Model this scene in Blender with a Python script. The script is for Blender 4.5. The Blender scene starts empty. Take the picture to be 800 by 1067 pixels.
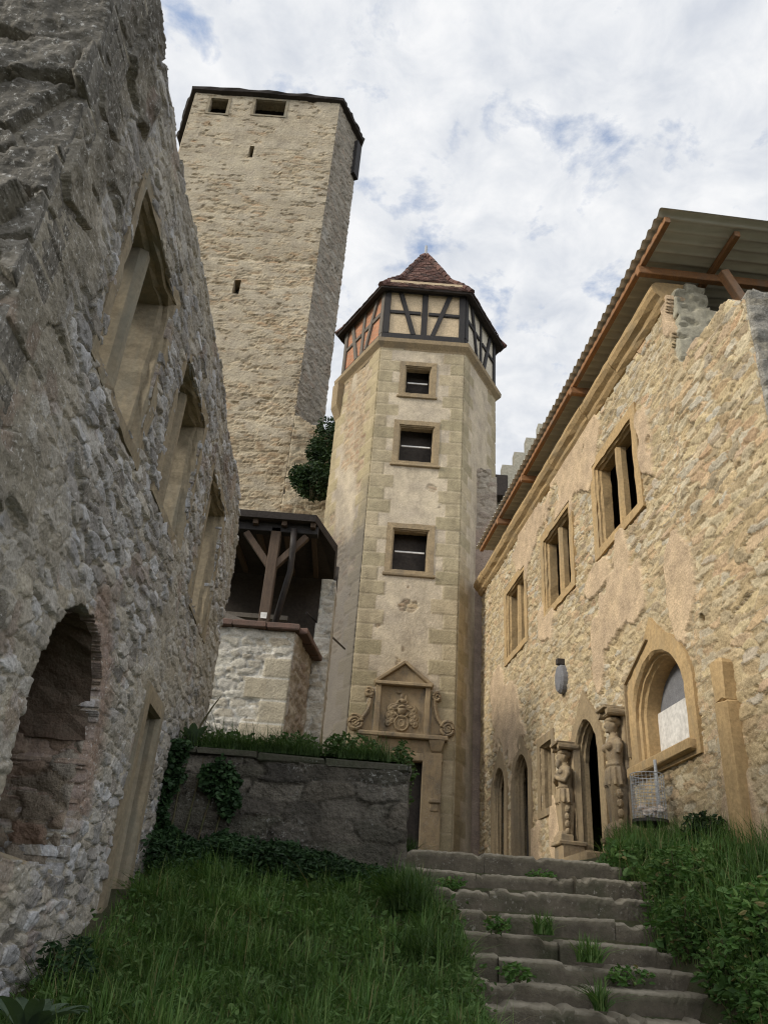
import bpy, math, random
import numpy as np
from mathutils import Vector, Matrix
C = bpy.context.scene
COL = C.collection
rng = np.random.default_rng(7)
R = math.radians

# ------------------------------------------------------------------ numpy noise
def _h(ix, iy, seed):
    n = (ix.astype(np.int64) * 374761393 + iy.astype(np.int64) * 668265263 + seed * 974634777) & 0x7fffffff
    n = ((n ^ (n >> 13)) * 1274126177) & 0x7fffffff
    n = ((n ^ (n >> 16)) * 60493) & 0x7fffffff
    return ((n ^ (n >> 15)) & 0xffff) / 65535.0
def vn(x, y, seed=0):
    x = np.asarray(x, float); y = np.asarray(y, float)
    ix = np.floor(x); iy = np.floor(y); fx = x - ix; fy = y - iy
    fx = fx * fx * (3 - 2 * fx); fy = fy * fy * (3 - 2 * fy)
    a = _h(ix, iy, seed); b = _h(ix + 1, iy, seed); c = _h(ix, iy + 1, seed); d = _h(ix + 1, iy + 1, seed)
    return (a * (1 - fx) + b * fx) * (1 - fy) + (c * (1 - fx) + d * fx) * fy
def fbm(x, y, seed=0, o=4):
    s = 0; a = 1; t = 0
    for i in range(o):
        s = s + a * vn(x * 2 ** i + 17.3 * i, y * 2 ** i - 9.1 * i, seed + i); t += a; a *= .5
    return s / t
def ss(a, b, x):
    t = np.clip((x - a) / (b - a), 0, 1); return t * t * (3 - 2 * t)
def stones(S, Z, cs, cz, seed, jit=.8, warp=.25):
    """jittered cells: edge distance, two randoms per stone, offset from its centre"""
    u = S / cs + warp * (fbm(S / cs * .7, Z / cz * .7, seed + 50, 5) - .5) * 3.2
    v = Z / cz + warp * (fbm(S / cs * .7 + 31, Z / cz * .7, seed + 60, 5) - .5) * 3.2
    row = np.floor(v)
    f1 = np.full(S.shape, 9.); f2 = np.full(S.shape, 9.)
    r1 = np.zeros(S.shape); r2 = np.zeros(S.shape); du = np.zeros(S.shape); dv = np.zeros(S.shape)
    for j in (-1, 0, 1):
        rj = row + j
        off = _h(rj, rj * 0 + 7, seed)
        iu = np.floor(u + off)
        for i in (-1, 0, 1):
            cu = iu + i
            px = cu - off + .5 + jit * (_h(cu, rj, seed + 1) - .5)
            py = rj + .5 + jit * .75 * (_h(cu, rj, seed + 2) - .5)
            ax = np.abs(u - px); ay = np.abs(v - py)
            d = (ax ** 2.4 + ay ** 2.4) ** (1 / 2.4) + .22 * (_h(cu, rj, seed + 6) - .5)
            near = d < f1
            f2 = np.where(near, f1, np.minimum(f2, d))
            r1 = np.where(near, _h(cu, rj, seed + 3), r1); r2 = np.where(near, _h(cu, rj, seed + 4), r2)
            du = np.where(near, u - px, du); dv = np.where(near, v - py, dv)
            f1 = np.where(near, d, f1)
    return f2 - f1, r1, r2, du, dv
def rubble(S, Z, cs=.3, cz=.17, seed=1, amp=.05, tilt=.05, mort=(.04, .2), rough=.012, warp=.25):
    e, r1, r2, du, dv = stones(S, Z, cs, cz, seed, warp=warp)
    body = ss(mort[0], mort[1], e)
    h = amp * (.1 + .9 * r2) * body
    h = h + tilt * body * ((r1 - .5) * du + (_h(np.floor(r1 * 999), np.floor(r2 * 999), 5) - .5) * dv * 1.2)
    h = h - amp * .8 * ss(mort[0] * 1.2, 0, e) * (vn(S * 2.3, Z * 2.3, seed + 14) > .45)
    h = h + rough * (fbm(S * 7, Z * 11, seed + 8, 5) - .5) * 2.4 - rough * .9 * np.abs(fbm(S * 12, Z * 18, seed + 9, 3) - .5) * 3
    return h, r1, 1 - ss(mort[0], mort[1], e)
def inpoly(S, Z, poly):
    ins = np.zeros(S.shape, bool); n = len(poly)
    for i in range(n):
        x0, y0 = poly[i]; x1, y1 = poly[(i + 1) % n]
        if y0 == y1: continue
        c = ((y0 > Z) != (y1 > Z)) & (S < (x1 - x0) * (Z - y0) / (y1 - y0) + x0)
        ins ^= c
    return ins

# ------------------------------------------------------------------ objects
def mk(name, V, F, m=None, parent=None, attr=None, smooth=False, tris=None):
    V = np.asarray(V, float).reshape(-1, 3)
    if parent is not None:
        p = parent
        while p is not None:
            V = V - np.array(p.location); p = p.parent
    me = bpy.data.meshes.new(name)
    if isinstance(F, np.ndarray):
        k = F.shape[1]; lo = F.reshape(-1); tot = np.full(len(F), k)
    else:
        lo = np.array([i for f in F for i in f], int); tot = np.array([len(f) for f in F], int)
    if tris is not None and len(tris):
        lo = np.concatenate([lo, tris.reshape(-1)]); tot = np.concatenate([tot, np.full(len(tris), 3)])
    me.vertices.add(len(V)); me.vertices.foreach_set('co', V.astype(np.float32).reshape(-1))
    me.loops.add(len(lo)); me.loops.foreach_set('vertex_index', lo.astype(np.int32))
    me.polygons.add(len(tot))
    me.polygons.foreach_set('loop_start', np.concatenate([[0], np.cumsum(tot)[:-1]]).astype(np.int32))
    if attr is not None:
        at = me.attributes.new('st', 'FLOAT_COLOR', 'POINT'); at.data.foreach_set('color', np.asarray(attr, np.float32).reshape(-1))
    me.update(calc_edges=True); me.validate()
    me.polygons.foreach_set('use_smooth', np.full(len(me.polygons), bool(smooth)))
    if m: me.materials.append(m)
    o = bpy.data.objects.new(name, me); COL.objects.link(o)
    if parent is not None: o.parent = parent
    return o
def tag(o, label, cat, group=None, kind=None):
    o['label'] = label; o['category'] = cat
    if group: o['group'] = group
    if kind: o['kind'] = kind
    return o
def thing(name, loc, label, cat, group=None):
    o = bpy.data.objects.new(name, None); COL.objects.link(o); o.location = loc
    o.empty_display_size = .2
    return tag(o, label, cat, group)
class MB:
    """collects boxes, beams, lofts (world coordinates) for one mesh"""
    def __init__(s): s.v = []; s.f = []
    def add(s, V, F):
        b = len(s.v); s.v += [tuple(map(float, p)) for p in V]; s.f += [[i + b for i in f] for f in F]; return s
    def box(s, c, half, ax=None, ch=.0):
        X, Y, Z = ax if ax else (Vector((1, 0, 0)), Vector((0, 1, 0)), Vector((0, 0, 1)))
        c = Vector(c); a, b, d = half
        if ch <= 0:
            V = [c + X * (a * i) + Y * (b * j) + Z * (d * k) for k in (-1, 1) for j in (-1, 1) for i in (-1, 1)]
            return s.add(V, [(0, 2, 3, 1), (4, 5, 7, 6), (0, 1, 5, 4), (2, 6, 7, 3), (0, 4, 6, 2), (1, 3, 7, 5)])
        loops = []
        for k, sh in ((-d, ch), (-d + ch, 0), (d - ch, 0), (d, ch)):
            aa, bb = a - sh, b - sh
            q = ch * .7
            loops.append([c + X * i + Y * j + Z * k for i, j in ((-aa + q, -bb), (aa - q, -bb), (aa, -bb + q), (aa, bb - q), (aa - q, bb), (-aa + q, bb), (-aa, bb - q), (-aa, -bb + q))])
        return s.loft(loops, True, True)
    def beam(s, p0, p1, w, h, up=(0, 0, 1), ch=.0):
        p0 = Vector(p0); p1 = Vector(p1); d = p1 - p0; L = d.length; Y = d.normalized()
        X = Y.cross(Vector(up))
        X = X.normalized() if X.length > 1e-4 else Vector((1, 0, 0))
        return s.box((p0 + p1) / 2, (w / 2, L / 2, h / 2), (X, Y, X.cross(Y).normalized()), ch)
    def loft(s, loops, cap0=False, cap1=False, closed=True):
        n = len(loops[0]); V = [p for l in loops for p in l]; F = []
        for a in range(len(loops) - 1):
            for i in range(n if closed else n - 1):
                j = (i + 1) % n
                F.append((a * n + i, a * n + j, (a + 1) * n + j, (a + 1) * n + i))
        if cap0: F.append(tuple(range(n))[::-1])
        if cap1: F.append(tuple((len(loops) - 1) * n + i for i in range(n)))
        return s.add(V, F)
    def tube(s, pts, rad, n=8, caps=True):
        pts = [Vector(p) for p in pts]; loops = []
        for i, p in enumerate(pts):
            d = (pts[min(i + 1, len(pts) - 1)] - pts[max(i - 1, 0)]).normalized()
            a = d.cross(Vector((0, 0, 1)))
            if a.length < .05: a = d.cross(Vector((1, 0, 0)))
            a.normalize(); b = d.cross(a).normalized()
            r = rad[i] if isinstance(rad, (list, tuple)) else rad
            loops.append([p + (a * math.cos(2 * math.pi * k / n) + b * math.sin(2 * math.pi * k / n)) * r for k in range(n)])
        return s.loft(loops, caps, caps)
    def build(s, name, m, parent=None, jit=0, smooth=False):
        V = np.array(s.v)
        if jit: V = V + rng.normal(0, jit, V.shape)
        return mk(name, V, s.f, m, parent, smooth=smooth)
class Frame:
    """vertical plane: s along the wall, o out of it, z up"""
    def __init__(f, x, y, d, n): f.p = np.array([x, y, 0.]); f.d = np.array([*d, 0.]); f.n = np.array([*n, 0.])
    def __call__(f, s, o, z):
        s, o, z = np.broadcast_arrays(np.asarray(s, float), np.asarray(o, float), np.asarray(z, float))
        return f.p + s[..., None] * f.d + o[..., None] * f.n + z[..., None] * np.array([0, 0, 1.])
    def v(f, s, o, z): return Vector(f(s, o, z))
    def ax(f): return Vector(f.d), Vector(f.n), Vector((0, 0, 1))
def relief(name, fr, s0, s1, z0, z1, res, inside, field, depth, m, parent, back=False, segs=2, smooth=True):
    ns = max(2, int(round((s1 - s0) / res)) + 1); nz = max(2, int(round((z1 - z0) / res)) + 1)
    S, Z = np.meshgrid(np.linspace(s0, s1, ns), np.linspace(z0, z1, nz))
    cS = (S[1:, 1:] + S[:-1, :-1]) / 2; cZ = (Z[1:, 1:] + Z[:-1, :-1]) / 2
    keep = inside(cS, cZ) if inside else np.ones(cS.shape, bool)
    h, at = field(S, Z)
    V = fr(S, h, Z).reshape(-1, 3); A = np.stack([np.broadcast_to(a, S.shape) for a in at], -1).reshape(-1, 4)
    idx = np.arange(ns * nz).reshape(nz, ns)
    a, b, c, d = idx[:-1, :-1], idx[:-1, 1:], idx[1:, 1:], idx[1:, :-1]
    F = [np.stack([a[keep], b[keep], c[keep], d[keep]], -1)]
    K = np.pad(keep, 1)
    k = K[1:-1, 1:-1]
    E = []
    for nb, p, q in ((K[:-2, 1:-1], a, b), (K[1:-1, 2:], b, c), (K[2:, 1:-1], c, d), (K[1:-1, :-2], d, a)):
        w = k & ~nb; E.append(np.stack([p[w], q[w]], -1))
    E = np.concatenate(E)
    bv = np.unique(E)
    VV = [V]; AA = [A]; base = len(V); prev = {}
    cur = E
    Sf = S.reshape(-1); Zf = Z.reshape(-1)
    for g in range(1, segs + 1):
        o = -depth * g / segs
        j = rng.normal(0, res * .22, (3, len(bv))) if g < segs + 1 else 0
        VV.append(fr(Sf[bv] + j[0], o + j[1] * .5, Zf[bv] + j[2]))
        At = A[bv].copy(); At[:, 0] = (At[:, 0] + .37 * g + .3 * vn(Sf[bv] * 4, Zf[bv] * 4, g)) % 1; AA.append(At)
        nm = np.full(base + 1, -1) if g == 1 else None
        look = np.zeros(len(V), int); look[bv] = base + np.arange(len(bv))
        nxt = look[E]
        F.append(np.stack([cur[:, 1], cur[:, 0], nxt[:, 0], nxt[:, 1]], -1))
        cur = nxt; base += len(bv)
    if back:
        VV.append(fr(Sf, -depth - .001 + 0 * Sf, Zf)); AA.append(A)
        F.append(F[0][:, ::-1] + base)
    V = np.concatenate(VV); A = np.concatenate(AA); F = np.concatenate(F)
    used = np.zeros(len(V), bool); used[F.reshape(-1)] = True
    rm = np.cumsum(used) - 1
    return mk(name, V[used], rm[F], m, parent, attr=A[used], smooth=smooth)

# ------------------------------------------------------------------ materials
class NT:
    def __init__(s, name):
        s.m = bpy.data.materials.new(name); s.m.use_nodes = True; s.t = s.m.node_tree; s.t.nodes.clear()
        s.out = s.n('ShaderNodeOutputMaterial'); s.bs = s.n('ShaderNodeBsdfPrincipled'); s.l(s.bs.outputs[0], s.out.inputs[0])
        s.pos = s.n('ShaderNodeNewGeometry').outputs['Position']
        s.bs.inputs['Specular IOR Level'].default_value = .25
    def n(s, t, **k):
        q = s.t.nodes.new(t)
        for a, b in k.items(): setattr(q, a, b)
        return q
    def l(s, a, b): s.t.links.new(a, b)
    def val(s, inp, v):
        if isinstance(v, (int, float)): inp.default_value = v
        elif isinstance(v, (tuple, list)): inp.default_value = (*v, 1)[:4] if len(v) < 4 else v
        else: s.l(v, inp)
    def noise(s, scale, detail=4, rough=.55, vec=None, dist=0, col=False):
        q = s.n('ShaderNodeTexNoise'); q.inputs['Scale'].default_value = scale; q.inputs['Detail'].default_value = detail
        q.inputs['Roughness'].default_value = rough; q.inputs['Distortion'].default_value = dist
        s.l(vec if vec is not None else s.pos, q.inputs['Vector']); return q.outputs['Color' if col else 'Fac']
    def vor(s, scale, feat='F1', out='Distance', vec=None):
        q = s.n('ShaderNodeTexVoronoi', feature=feat); q.inputs['Scale'].default_value = scale
        s.l(vec if vec is not None else s.pos, q.inputs['Vector']); return q.outputs[out]
    def ramp(s, f, stops, mode='LINEAR'):
        q = s.n('ShaderNodeValToRGB'); q.color_ramp.interpolation = mode; e = q.color_ramp.elements
        while len(e) < len(stops): e.new(.5)
        for el, (p, c) in zip(e, stops):
            el.position = p; el.color = (c, c, c, 1) if isinstance(c, (int, float)) else (*c, 1)
        s.val(q.inputs[0], f); return q.outputs[0]
    def mix(s, f, a, b, mode='MIX'):
        q = s.n('ShaderNodeMix', data_type='RGBA', blend_type=mode); s.val(q.inputs[0], f); s.val(q.inputs[6], a); s.val(q.inputs[7], b); return q.outputs[2]
    def math(s, op, a, b=0., c=0.):
        q = s.n('ShaderNodeMath', operation=op); s.val(q.inputs[0], a); s.val(q.inputs[1], b); s.val(q.inputs[2], c); return q.outputs[0]
    def mapr(s, v, a, b, c, d):
        q = s.n('ShaderNodeMapRange'); s.val(q.inputs[0], v)
        for i, x in enumerate((a, b, c, d)): q.inputs[i + 1].default_value = x
        return q.outputs[0]
    def scalev(s, v):
        q = s.n('ShaderNodeVectorMath', operation='MULTIPLY'); s.l(s.pos, q.inputs[0]); q.inputs[1].default_value = v; return q.outputs[0]
    def bump(s, h, st=.5, d=.02):
        q = s.n('ShaderNodeBump'); q.inputs['Strength'].default_value = st; q.inputs['Distance'].default_value = d
        s.l(h, q.inputs['Height']); s.l(q.outputs[0], s.bs.inputs['Normal'])
    def done(s, col, rough=.92):
        s.val(s.bs.inputs['Base Color'], col); s.val(s.bs.inputs['Roughness'], rough); return s.m
def hue(n, col, amt=.5, scale=6):
    """large and small tonal variation"""
    a = n.ramp(n.noise(scale, 6, .65), ((.25, 1 - amt * .6), (.75, 1 + amt * .45)))
    b = n.ramp(n.noise(scale * 9, 3, .6), ((.3, 1 - amt * .35), (.7, 1 + amt * .3)))
    return n.mix(1., n.mix(1., col, a, 'MULTIPLY'), b, 'MULTIPLY')
def masonry_mat(name, pal, mortar, plaster=(.5, .4, .3), quoin=((.35, .29, .18), (.42, .34, .2)), speck=None, stain=None, amt=.5, fine=1., bumps=.55, stain_shade=None, bands=False):
    n = NT(name)
    at = n.n('ShaderNodeAttribute', attribute_name='st'); sep = n.n('ShaderNodeSeparateColor'); n.l(at.outputs['Color'], sep.inputs[0])
    r, g, b = sep.outputs; al = at.outputs['Alpha']
    k = len(pal)
    c = n.ramp(r, [((i + .0) / k, p) for i, p in enumerate(pal)], 'CONSTANT')
    c = n.mix(.35, c, n.ramp(n.math('FRACT', n.math('MULTIPLY', r, 7.31)), [((i + .5) / k, p) for i, p in enumerate(pal)]))
    c = n.mix(n.math('MULTIPLY', g, .9), c, mortar)
    q = n.mix(n.math('FRACT', n.math('MULTIPLY', r, 5.7)), quoin[0], quoin[1])
    q = n.mix(n.math('MULTIPLY', g, .8), q, mortar)
    c = n.mix(al, c, q)
    pl = n.mix(n.ramp(n.noise(1.3, 5, .6), ((.35, 0.), (.65, 1.))), plaster, tuple(min(1, x * f) for x, f in zip(plaster, (.8, .8, .84))))
    c = n.mix(b, c, pl)
    c = hue(n, c, amt, 3.5 * fine)
    if stain:
        f = n.ramp(n.noise(.55, 5, .7, n.scalev((1.6, 1.6, .45))), ((.5, 0.), (.72, .8)))
        c = n.mix(f, c, n.mix(1., c, stain, 'MULTIPLY'))
    if bands:     # weathered courses
        c = n.mix(n.ramp(n.noise(1., 5, .7, n.scalev((.12, .12, 1.6))), ((.46, 0.), (.62, .35))), c, n.mix(1., c, (.62, .57, .5), 'MULTIPLY'))
    if stain_shade:      # grey staining and the gallery's shade painted over the lower wall
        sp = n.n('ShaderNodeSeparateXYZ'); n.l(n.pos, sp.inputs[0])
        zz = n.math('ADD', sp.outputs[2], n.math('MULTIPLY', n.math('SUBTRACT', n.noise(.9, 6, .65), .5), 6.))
        c = n.mix(n.mapr(zz, stain_shade[0], stain_shade[1], .82, 0.), c, (.11, .1, .09))
    if speck:
        f = n.ramp(n.noise(26, 4, .75), ((.57, 0.), (.65, .8)))
        f2 = n.ramp(n.noise(1.7, 3, .6), ((.45, 0.), (.6, 1.)))
        c = n.mix(n.math('MULTIPLY', f, n.math('MAXIMUM', f2, n.math('MULTIPLY', al, .8))), c, speck)
    h = n.math('ADD', n.math('MULTIPLY', n.noise(14 * fine, 5, .65), 1.), n.math('MULTIPLY', n.noise(55 * fine, 3, .6), .5))
    h = n.math('ADD', h, n.math('MULTIPLY', n.vor(22 * fine), .35))
    n.bump(h, bumps, .035 / fine)
    return n.done(c)
def plain_mat(name, c1, c2, scale=5, rough=.9, bump=.4, bscale=30, bd=.01, grain=None, streak=None, speck=None):
    n = NT(name)
    v = n.scalev(grain) if grain else None
    c = n.mix(n.ramp(n.noise(scale, 6, .65, v), ((.3, 0.), (.7, 1.))), c1, c2)
    c = n.mix(1., c, n.ramp(n.noise(scale * 7, 3, .6, v), ((.25, .75), (.75, 1.25))), 'MULTIPLY')
    if streak:
        c = n.mix(n.ramp(n.noise(1.1, 4, .65, n.scalev((2.2, 2.2, .5))), ((.5, 0.), (.68, .75))), c, streak)
    if speck:
        f = n.math('MULTIPLY', n.ramp(n.noise(24, 4, .75), ((.6, 0.), (.67, .85))), n.ramp(n.noise(2.1, 3, .6), ((.45, 0.), (.6, 1.))))
        c = n.mix(f, c, speck)
    n.bump(n.math('ADD', n.noise(bscale, 5, .65, v), n.math('MULTIPLY', n.noise(bscale * .2, 4, .6, v), 1.5)), bump, bd)
    return n.done(c, rough)
def leaf_mat(name, dark, mid, light, trans=.25, straw=None):
    n = NT(name)
    rnd = n.n('ShaderNodeNewGeometry').outputs['Random Per Island']
    c = n.ramp(rnd, ((0., dark), (.5, mid), (.95, light), (.97, straw)) if straw else ((0., dark), (.5, mid), (1., light)))
    c = n.mix(1., c, n.ramp(n.noise(1.6, 3, .6), ((.3, .65), (.7, 1.3))), 'MULTIPLY')
    n.val(n.bs.inputs['Base Color'], c); n.bs.inputs['Roughness'].default_value = .6
    t = n.n('ShaderNodeBsdfTranslucent'); n.l(n.mix(1., c, (1.1, 1.25, .6), 'MULTIPLY'), t.inputs[0])
    mx = n.n('ShaderNodeMixShader'); mx.inputs[0].default_value = trans
    n.l(n.bs.outputs[0], mx.inputs[1]); n.l(t.outputs[0], mx.inputs[2]); n.l(mx.outputs[0], n.out.inputs[0])
    return n.m
M = {}
M['left'] = masonry_mat('grey_rubble', [(.29, .285, .28), (.38, .38, .385), (.17, .16, .15), (.32, .29, .24), (.47, .475, .49), (.24, .22, .195), (.36, .335, .29)], (.34, .305, .235), plaster=(.26, .18, .135),
                        quoin=((.10, .092, .078), (.19, .175, .148)), speck=(.55, .54, .51), amt=.6, bumps=.6)
M['right'] = masonry_mat('tan_rubble', [(.49, .385, .23), (.38, .285, .16), (.56, .475, .325), (.29, .235, .155), (.48, .325, .195), (.45, .415, .34), (.53, .425, .25)], (.42, .325, .195), plaster=(.56, .42, .27), quoin=((.45, .36, .2), (.4, .31, .17)), amt=.55, bumps=.6)
M['keep'] = masonry_mat('keep_masonry', [(.36, .28, .18), (.46, .38, .26), (.22, .165, .105), (.40, .275, .165), (.31, .26, .185), (.44, .37, .26)], (.45, .38, .265), plaster=(.46, .395, .285), stain=(.7, .68, .67), amt=.45, fine=.45, bumps=.6, bands=True)
M['keepr'] = masonry_mat('grey_shaded_keep_masonry', [(.24, .215, .175), (.3, .265, .21), (.19, .165, .13), (.3, .235, .175), (.37, .34, .29)], (.3, .262, .205), plaster=(.33, .292, .23), stain=(.7, .68, .66), amt=.5, fine=.45, bumps=.7)  # right flank: greyer rubble, with its shade darkened into the palette
M['turret'] = masonry_mat('turret_masonry', [(.38, .27, .17), (.45, .35, .22), (.34, .23, .15), (.42, .34, .24), (.3, .24, .17)], (.43, .36, .25), plaster=(.53, .445, .32), quoin=((.32, .27, .17), (.42, .345, .23)), stain=(.52, .5, .49), amt=.45, bumps=.4)
M['turret_stain_shade'] = masonry_mat('stained_shaded_turret_masonry', [(.38, .27, .17), (.45, .35, .22), (.34, .23, .15), (.42, .34, .24), (.3, .24, .17)], (.40, .33, .23), plaster=(.47, .395, .29), quoin=((.34, .28, .165), (.41, .335, .21)), stain=(.6, .58, .57), amt=.4, bumps=.4, stain_shade=(10.5, 13.0))  # left face: cement stains and gallery shade painted into the lower wall
M['annex'] = masonry_mat('pale_rubble', [(.38, .345, .28), (.47, .44, .385), (.31, .27, .205), (.43, .4, .335)], (.50, .48, .43), plaster=(.38, .31, .2), quoin=((.34, .295, .215), (.4, .355, .27)), amt=.55)
M['link'] = masonry_mat('link_masonry', [(.30, .26, .21), (.36, .32, .26), (.25, .2, .16)], (.33, .28, .22), plaster=(.34, .265, .205), stain=(.6, .56, .55), amt=.5)
M['terr'] = masonry_mat('mossy_stone', [(.09, .08, .066), (.15, .135, .112), (.05, .045, .038), (.115, .1, .078), (.07, .066, .05)], (.075, .067, .053), speck=(.3, .3, .28), amt=.8, bumps=.9)
M['endgrey'] = masonry_mat('weathered_end_stones', [(.25, .235, .2), (.33, .31, .27), (.19, .175, .15), (.28, .25, .19)], (.22, .2, .165), plaster=(.3, .28, .23), speck=(.45, .44, .4), amt=.6, bumps=.8)
M['gable'] = plain_mat('pale_gable_plaster', (.42, .39, .31), (.33, .31, .25), 1.5, bump=.5, bscale=6, bd=.05)
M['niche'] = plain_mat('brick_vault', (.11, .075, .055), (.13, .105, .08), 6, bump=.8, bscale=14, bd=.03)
M['terrc'] = plain_mat('mossy_coping', (.07, .064, .05), (.045, .05, .03), 5, bump=.8, bscale=20, bd=.02, speck=(.3, .3, .28))
M['sand'] = plain_mat('tan_sandstone', (.45, .31, .155), (.35, .245, .125), 3, bscale=40, streak=(.3, .23, .14))
M['sandl'] = plain_mat('weathered_sandstone', (.26, .215, .145), (.2, .165, .115), 3, bscale=40, streak=(.19, .185, .15))
M['sandd'] = plain_mat('dark_sandstone', (.31, .235, .14), (.24, .18, .108), 3, bscale=40, streak=(.2, .16, .11))
M['carve'] = plain_mat('carved_sandstone', (.34, .255, .15), (.26, .19, .115), 5, bscale=45, streak=(.2, .16, .12))
def carve_mat():
    n = NT('eroded_carved_sandstone'); c = n.mix(n.ramp(n.noise(6, 6, .65), ((.3, 0.), (.7, 1.))), (.36, .275, .165), (.25, .185, .115))
    c = n.mix(n.ramp(n.noise(2.2, 5, .7, n.scalev((1.5, 1.5, .6))), ((.48, 0.), (.66, .8))), c, (.15, .125, .095))
    c = n.mix(n.math('MULTIPLY', n.ramp(n.noise(40, 4, .7), ((.58, 0.), (.66, .7))), n.ramp(n.noise(3, 3), ((.45, 0.), (.6, 1.)))), c, (.42, .39, .33))
    n.bump(n.math('ADD', n.noise(38, 6, .7), n.math('MULTIPLY', n.noise(11, 5, .65), 1.)), .6, .015); return n.done(c)
M['carve'] = carve_mat()
M['quoin'] = plain_mat('grey_lichen_stone', (.17, .155, .13), (.24, .22, .19), 4, bump=.8, bscale=22, bd=.02, speck=(.52, .52, .5))
M['step'] = plain_mat('worn_step_stone', (.16, .14, .11), (.085, .076, .056), 5, bump=.9, bscale=18, bd=.035, speck=(.3, .28, .24), streak=(.05, .055, .03))
def step_mat():
    n = NT('worn_skylit_steps'); c = n.mix(n.ramp(n.noise(5, 6, .65), ((.3, 0.), (.7, 1.))), (.135, .115, .085), (.07, .06, .045))
    c = n.mix(n.ramp(n.noise(1.4, 4, .65), ((.5, 0.), (.66, .7))), c, (.045, .052, .026))
    c = n.mix(n.math('MULTIPLY', n.ramp(n.noise(24, 4, .75), ((.58, 0.), (.67, .8))), n.ramp(n.noise(2.1, 3, .6), ((.45, 0.), (.6, 1.)))), c, (.3, .28, .24))
    at = n.n('ShaderNodeAttribute', attribute_name='st'); sep = n.n('ShaderNodeSeparateColor'); n.l(at.outputs['Color'], sep.inputs[0])
    c = n.mix(sep.outputs[0], c, n.mix(n.noise(30, 4, .6), (.42, .38, .31), (.27, .24, .19)))  # nosing: wear plus sky light painted into the colour
    c = n.mix(n.math('MULTIPLY', sep.outputs[1], .9), c, n.mix(n.noise(9, 5, .65), (.27, .235, .18), (.13, .12, .075)))  # treads painted lighter than risers for the sky light on them
    n.bump(n.math('ADD', n.noise(18, 6, .7), n.math('MULTIPLY', n.noise(4, 4, .6), .4)), .8, .025)
    return n.done(c)
M['steps'] = step_mat()
M['timber'] = plain_mat('dark_timber', (.022, .021, .022), (.04, .036, .034), 4, rough=.75, grain=(8, 8, 1.5))
M['oldwood'] = plain_mat('brown_timber', (.10, .068, .046), (.06, .042, .031), 4, rough=.8, grain=(8, 8, 1.5))
M['greywood'] = plain_mat('grey_weathered_timber', (.16, .14, .115), (.11, .095, .08), 4, rough=.85, grain=(8, 8, 1.5))
M['orange'] = plain_mat('stained_pine', (.36, .175, .075), (.22, .12, .065), 3, rough=.8, grain=(5, 1.2, 9), streak=(.2, .15, .11))
M['infill'] = plain_mat('cream_infill', (.52, .41, .27), (.45, .35, .23), 3)
M['infillw'] = plain_mat('pale_infill', (.55, .5, .4), (.46, .41, .33), 3)
M['render'] = plain_mat('grey_green_render', (.37, .34, .26), (.29, .27, .205), 2.5, bump=.6, bscale=9, bd=.03)
M['panel'] = plain_mat('white_board', (.62, .6, .57), (.52, .5, .47), 2, bump=.15)
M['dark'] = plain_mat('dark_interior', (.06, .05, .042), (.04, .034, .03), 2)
M['iron'] = plain_mat('dark_iron', (.03, .028, .027), (.05, .04, .035), 9, rough=.55)
M['galv'] = plain_mat('galvanised_wire', (.42, .43, .44), (.33, .34, .35), 9, rough=.45)
M['blue'] = plain_mat('blue_grey_paint', (.06, .075, .1), (.08, .09, .11), 9, rough=.5)
M['litter'] = plain_mat('crumpled_paper', (.65, .6, .55), (.5, .38, .28), 12)
M['slate'] = plain_mat('grey_plaque', (.2, .2, .21), (.14, .14, .15), 8)
M['earth'] = plain_mat('soil', (.06, .05, .03), (.035, .045, .018), 5, bscale=12, bd=.04)
M['path'] = plain_mat('trodden_path', (.16, .135, .095), (.11, .1, .06), 3, bscale=12, bd=.03)
def brick_mat():
    n = NT('orange_brick')
    at = n.n('ShaderNodeUVMap')
    b = n.n('ShaderNodeTexBrick'); n.l(at.outputs[0], b.inputs[0])
    b.inputs['Color1'].default_value = (.45, .17, .085, 1); b.inputs['Color2'].default_value = (.36, .15, .08, 1); b.inputs['Mortar'].default_value = (.38, .27, .18, 1)
    b.inputs['Scale'].default_value = 1; b.inputs['Mortar Size'].default_value = .012; b.inputs['Brick Width'].default_value = .27; b.inputs['Row Height'].default_value = .08
    c = hue(n, b.outputs[0], .5, 4); n.bump(b.outputs['Fac'], -.4, .01); return n.done(c)
M['brick'] = brick_mat()
def tile_mat():
    n = NT('old_clay_tiles')
    rnd = n.n('ShaderNodeNewGeometry').outputs['Random Per Island']
    c = n.ramp(rnd, ((0, (.06, .036, .03)), (.5, (.11, .055, .042)), (1., (.17, .095, .075))))
    c = n.mix(n.ramp(n.noise(3, 4, .7), ((.5, 0.), (.7, .7))), c, (.07, .062, .055))
    n.bump(n.noise(30, 4), .4, .01); return n.done(c)
M['tile'] = tile_mat()
M['tiled'] = plain_mat('dark_roof_edge', (.035, .03, .027), (.055, .045, .04), 6, bscale=18, bd=.03)
def corr_mat():
    n = NT('weathered_corrugated_sheet')
    c = n.mix(n.ramp(n.noise(.9, 5, .65), ((.35, 0.), (.65, 1.))), (.74, .72, .66), (.60, .58, .52))
    c = n.mix(n.ramp(n.noise(6, 4, .6, n.scalev((.3, 3, 1))), ((.55, 0.), (.8, .45))), c, (.25, .22, .18))
    n.bump(n.noise(20, 3), .15, .005); return n.done(c, .6)
M['corr'] = corr_mat()
M['grass'] = leaf_mat('grass_blades', (.045, .098, .022), (.08, .155, .036), (.14, .20, .064), straw=(.22, .19, .09))
M['lawnleaf'] = leaf_mat('lawn_weed_leaves', (.04, .085, .022), (.065, .12, .03), (.1, .16, .05))
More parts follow.
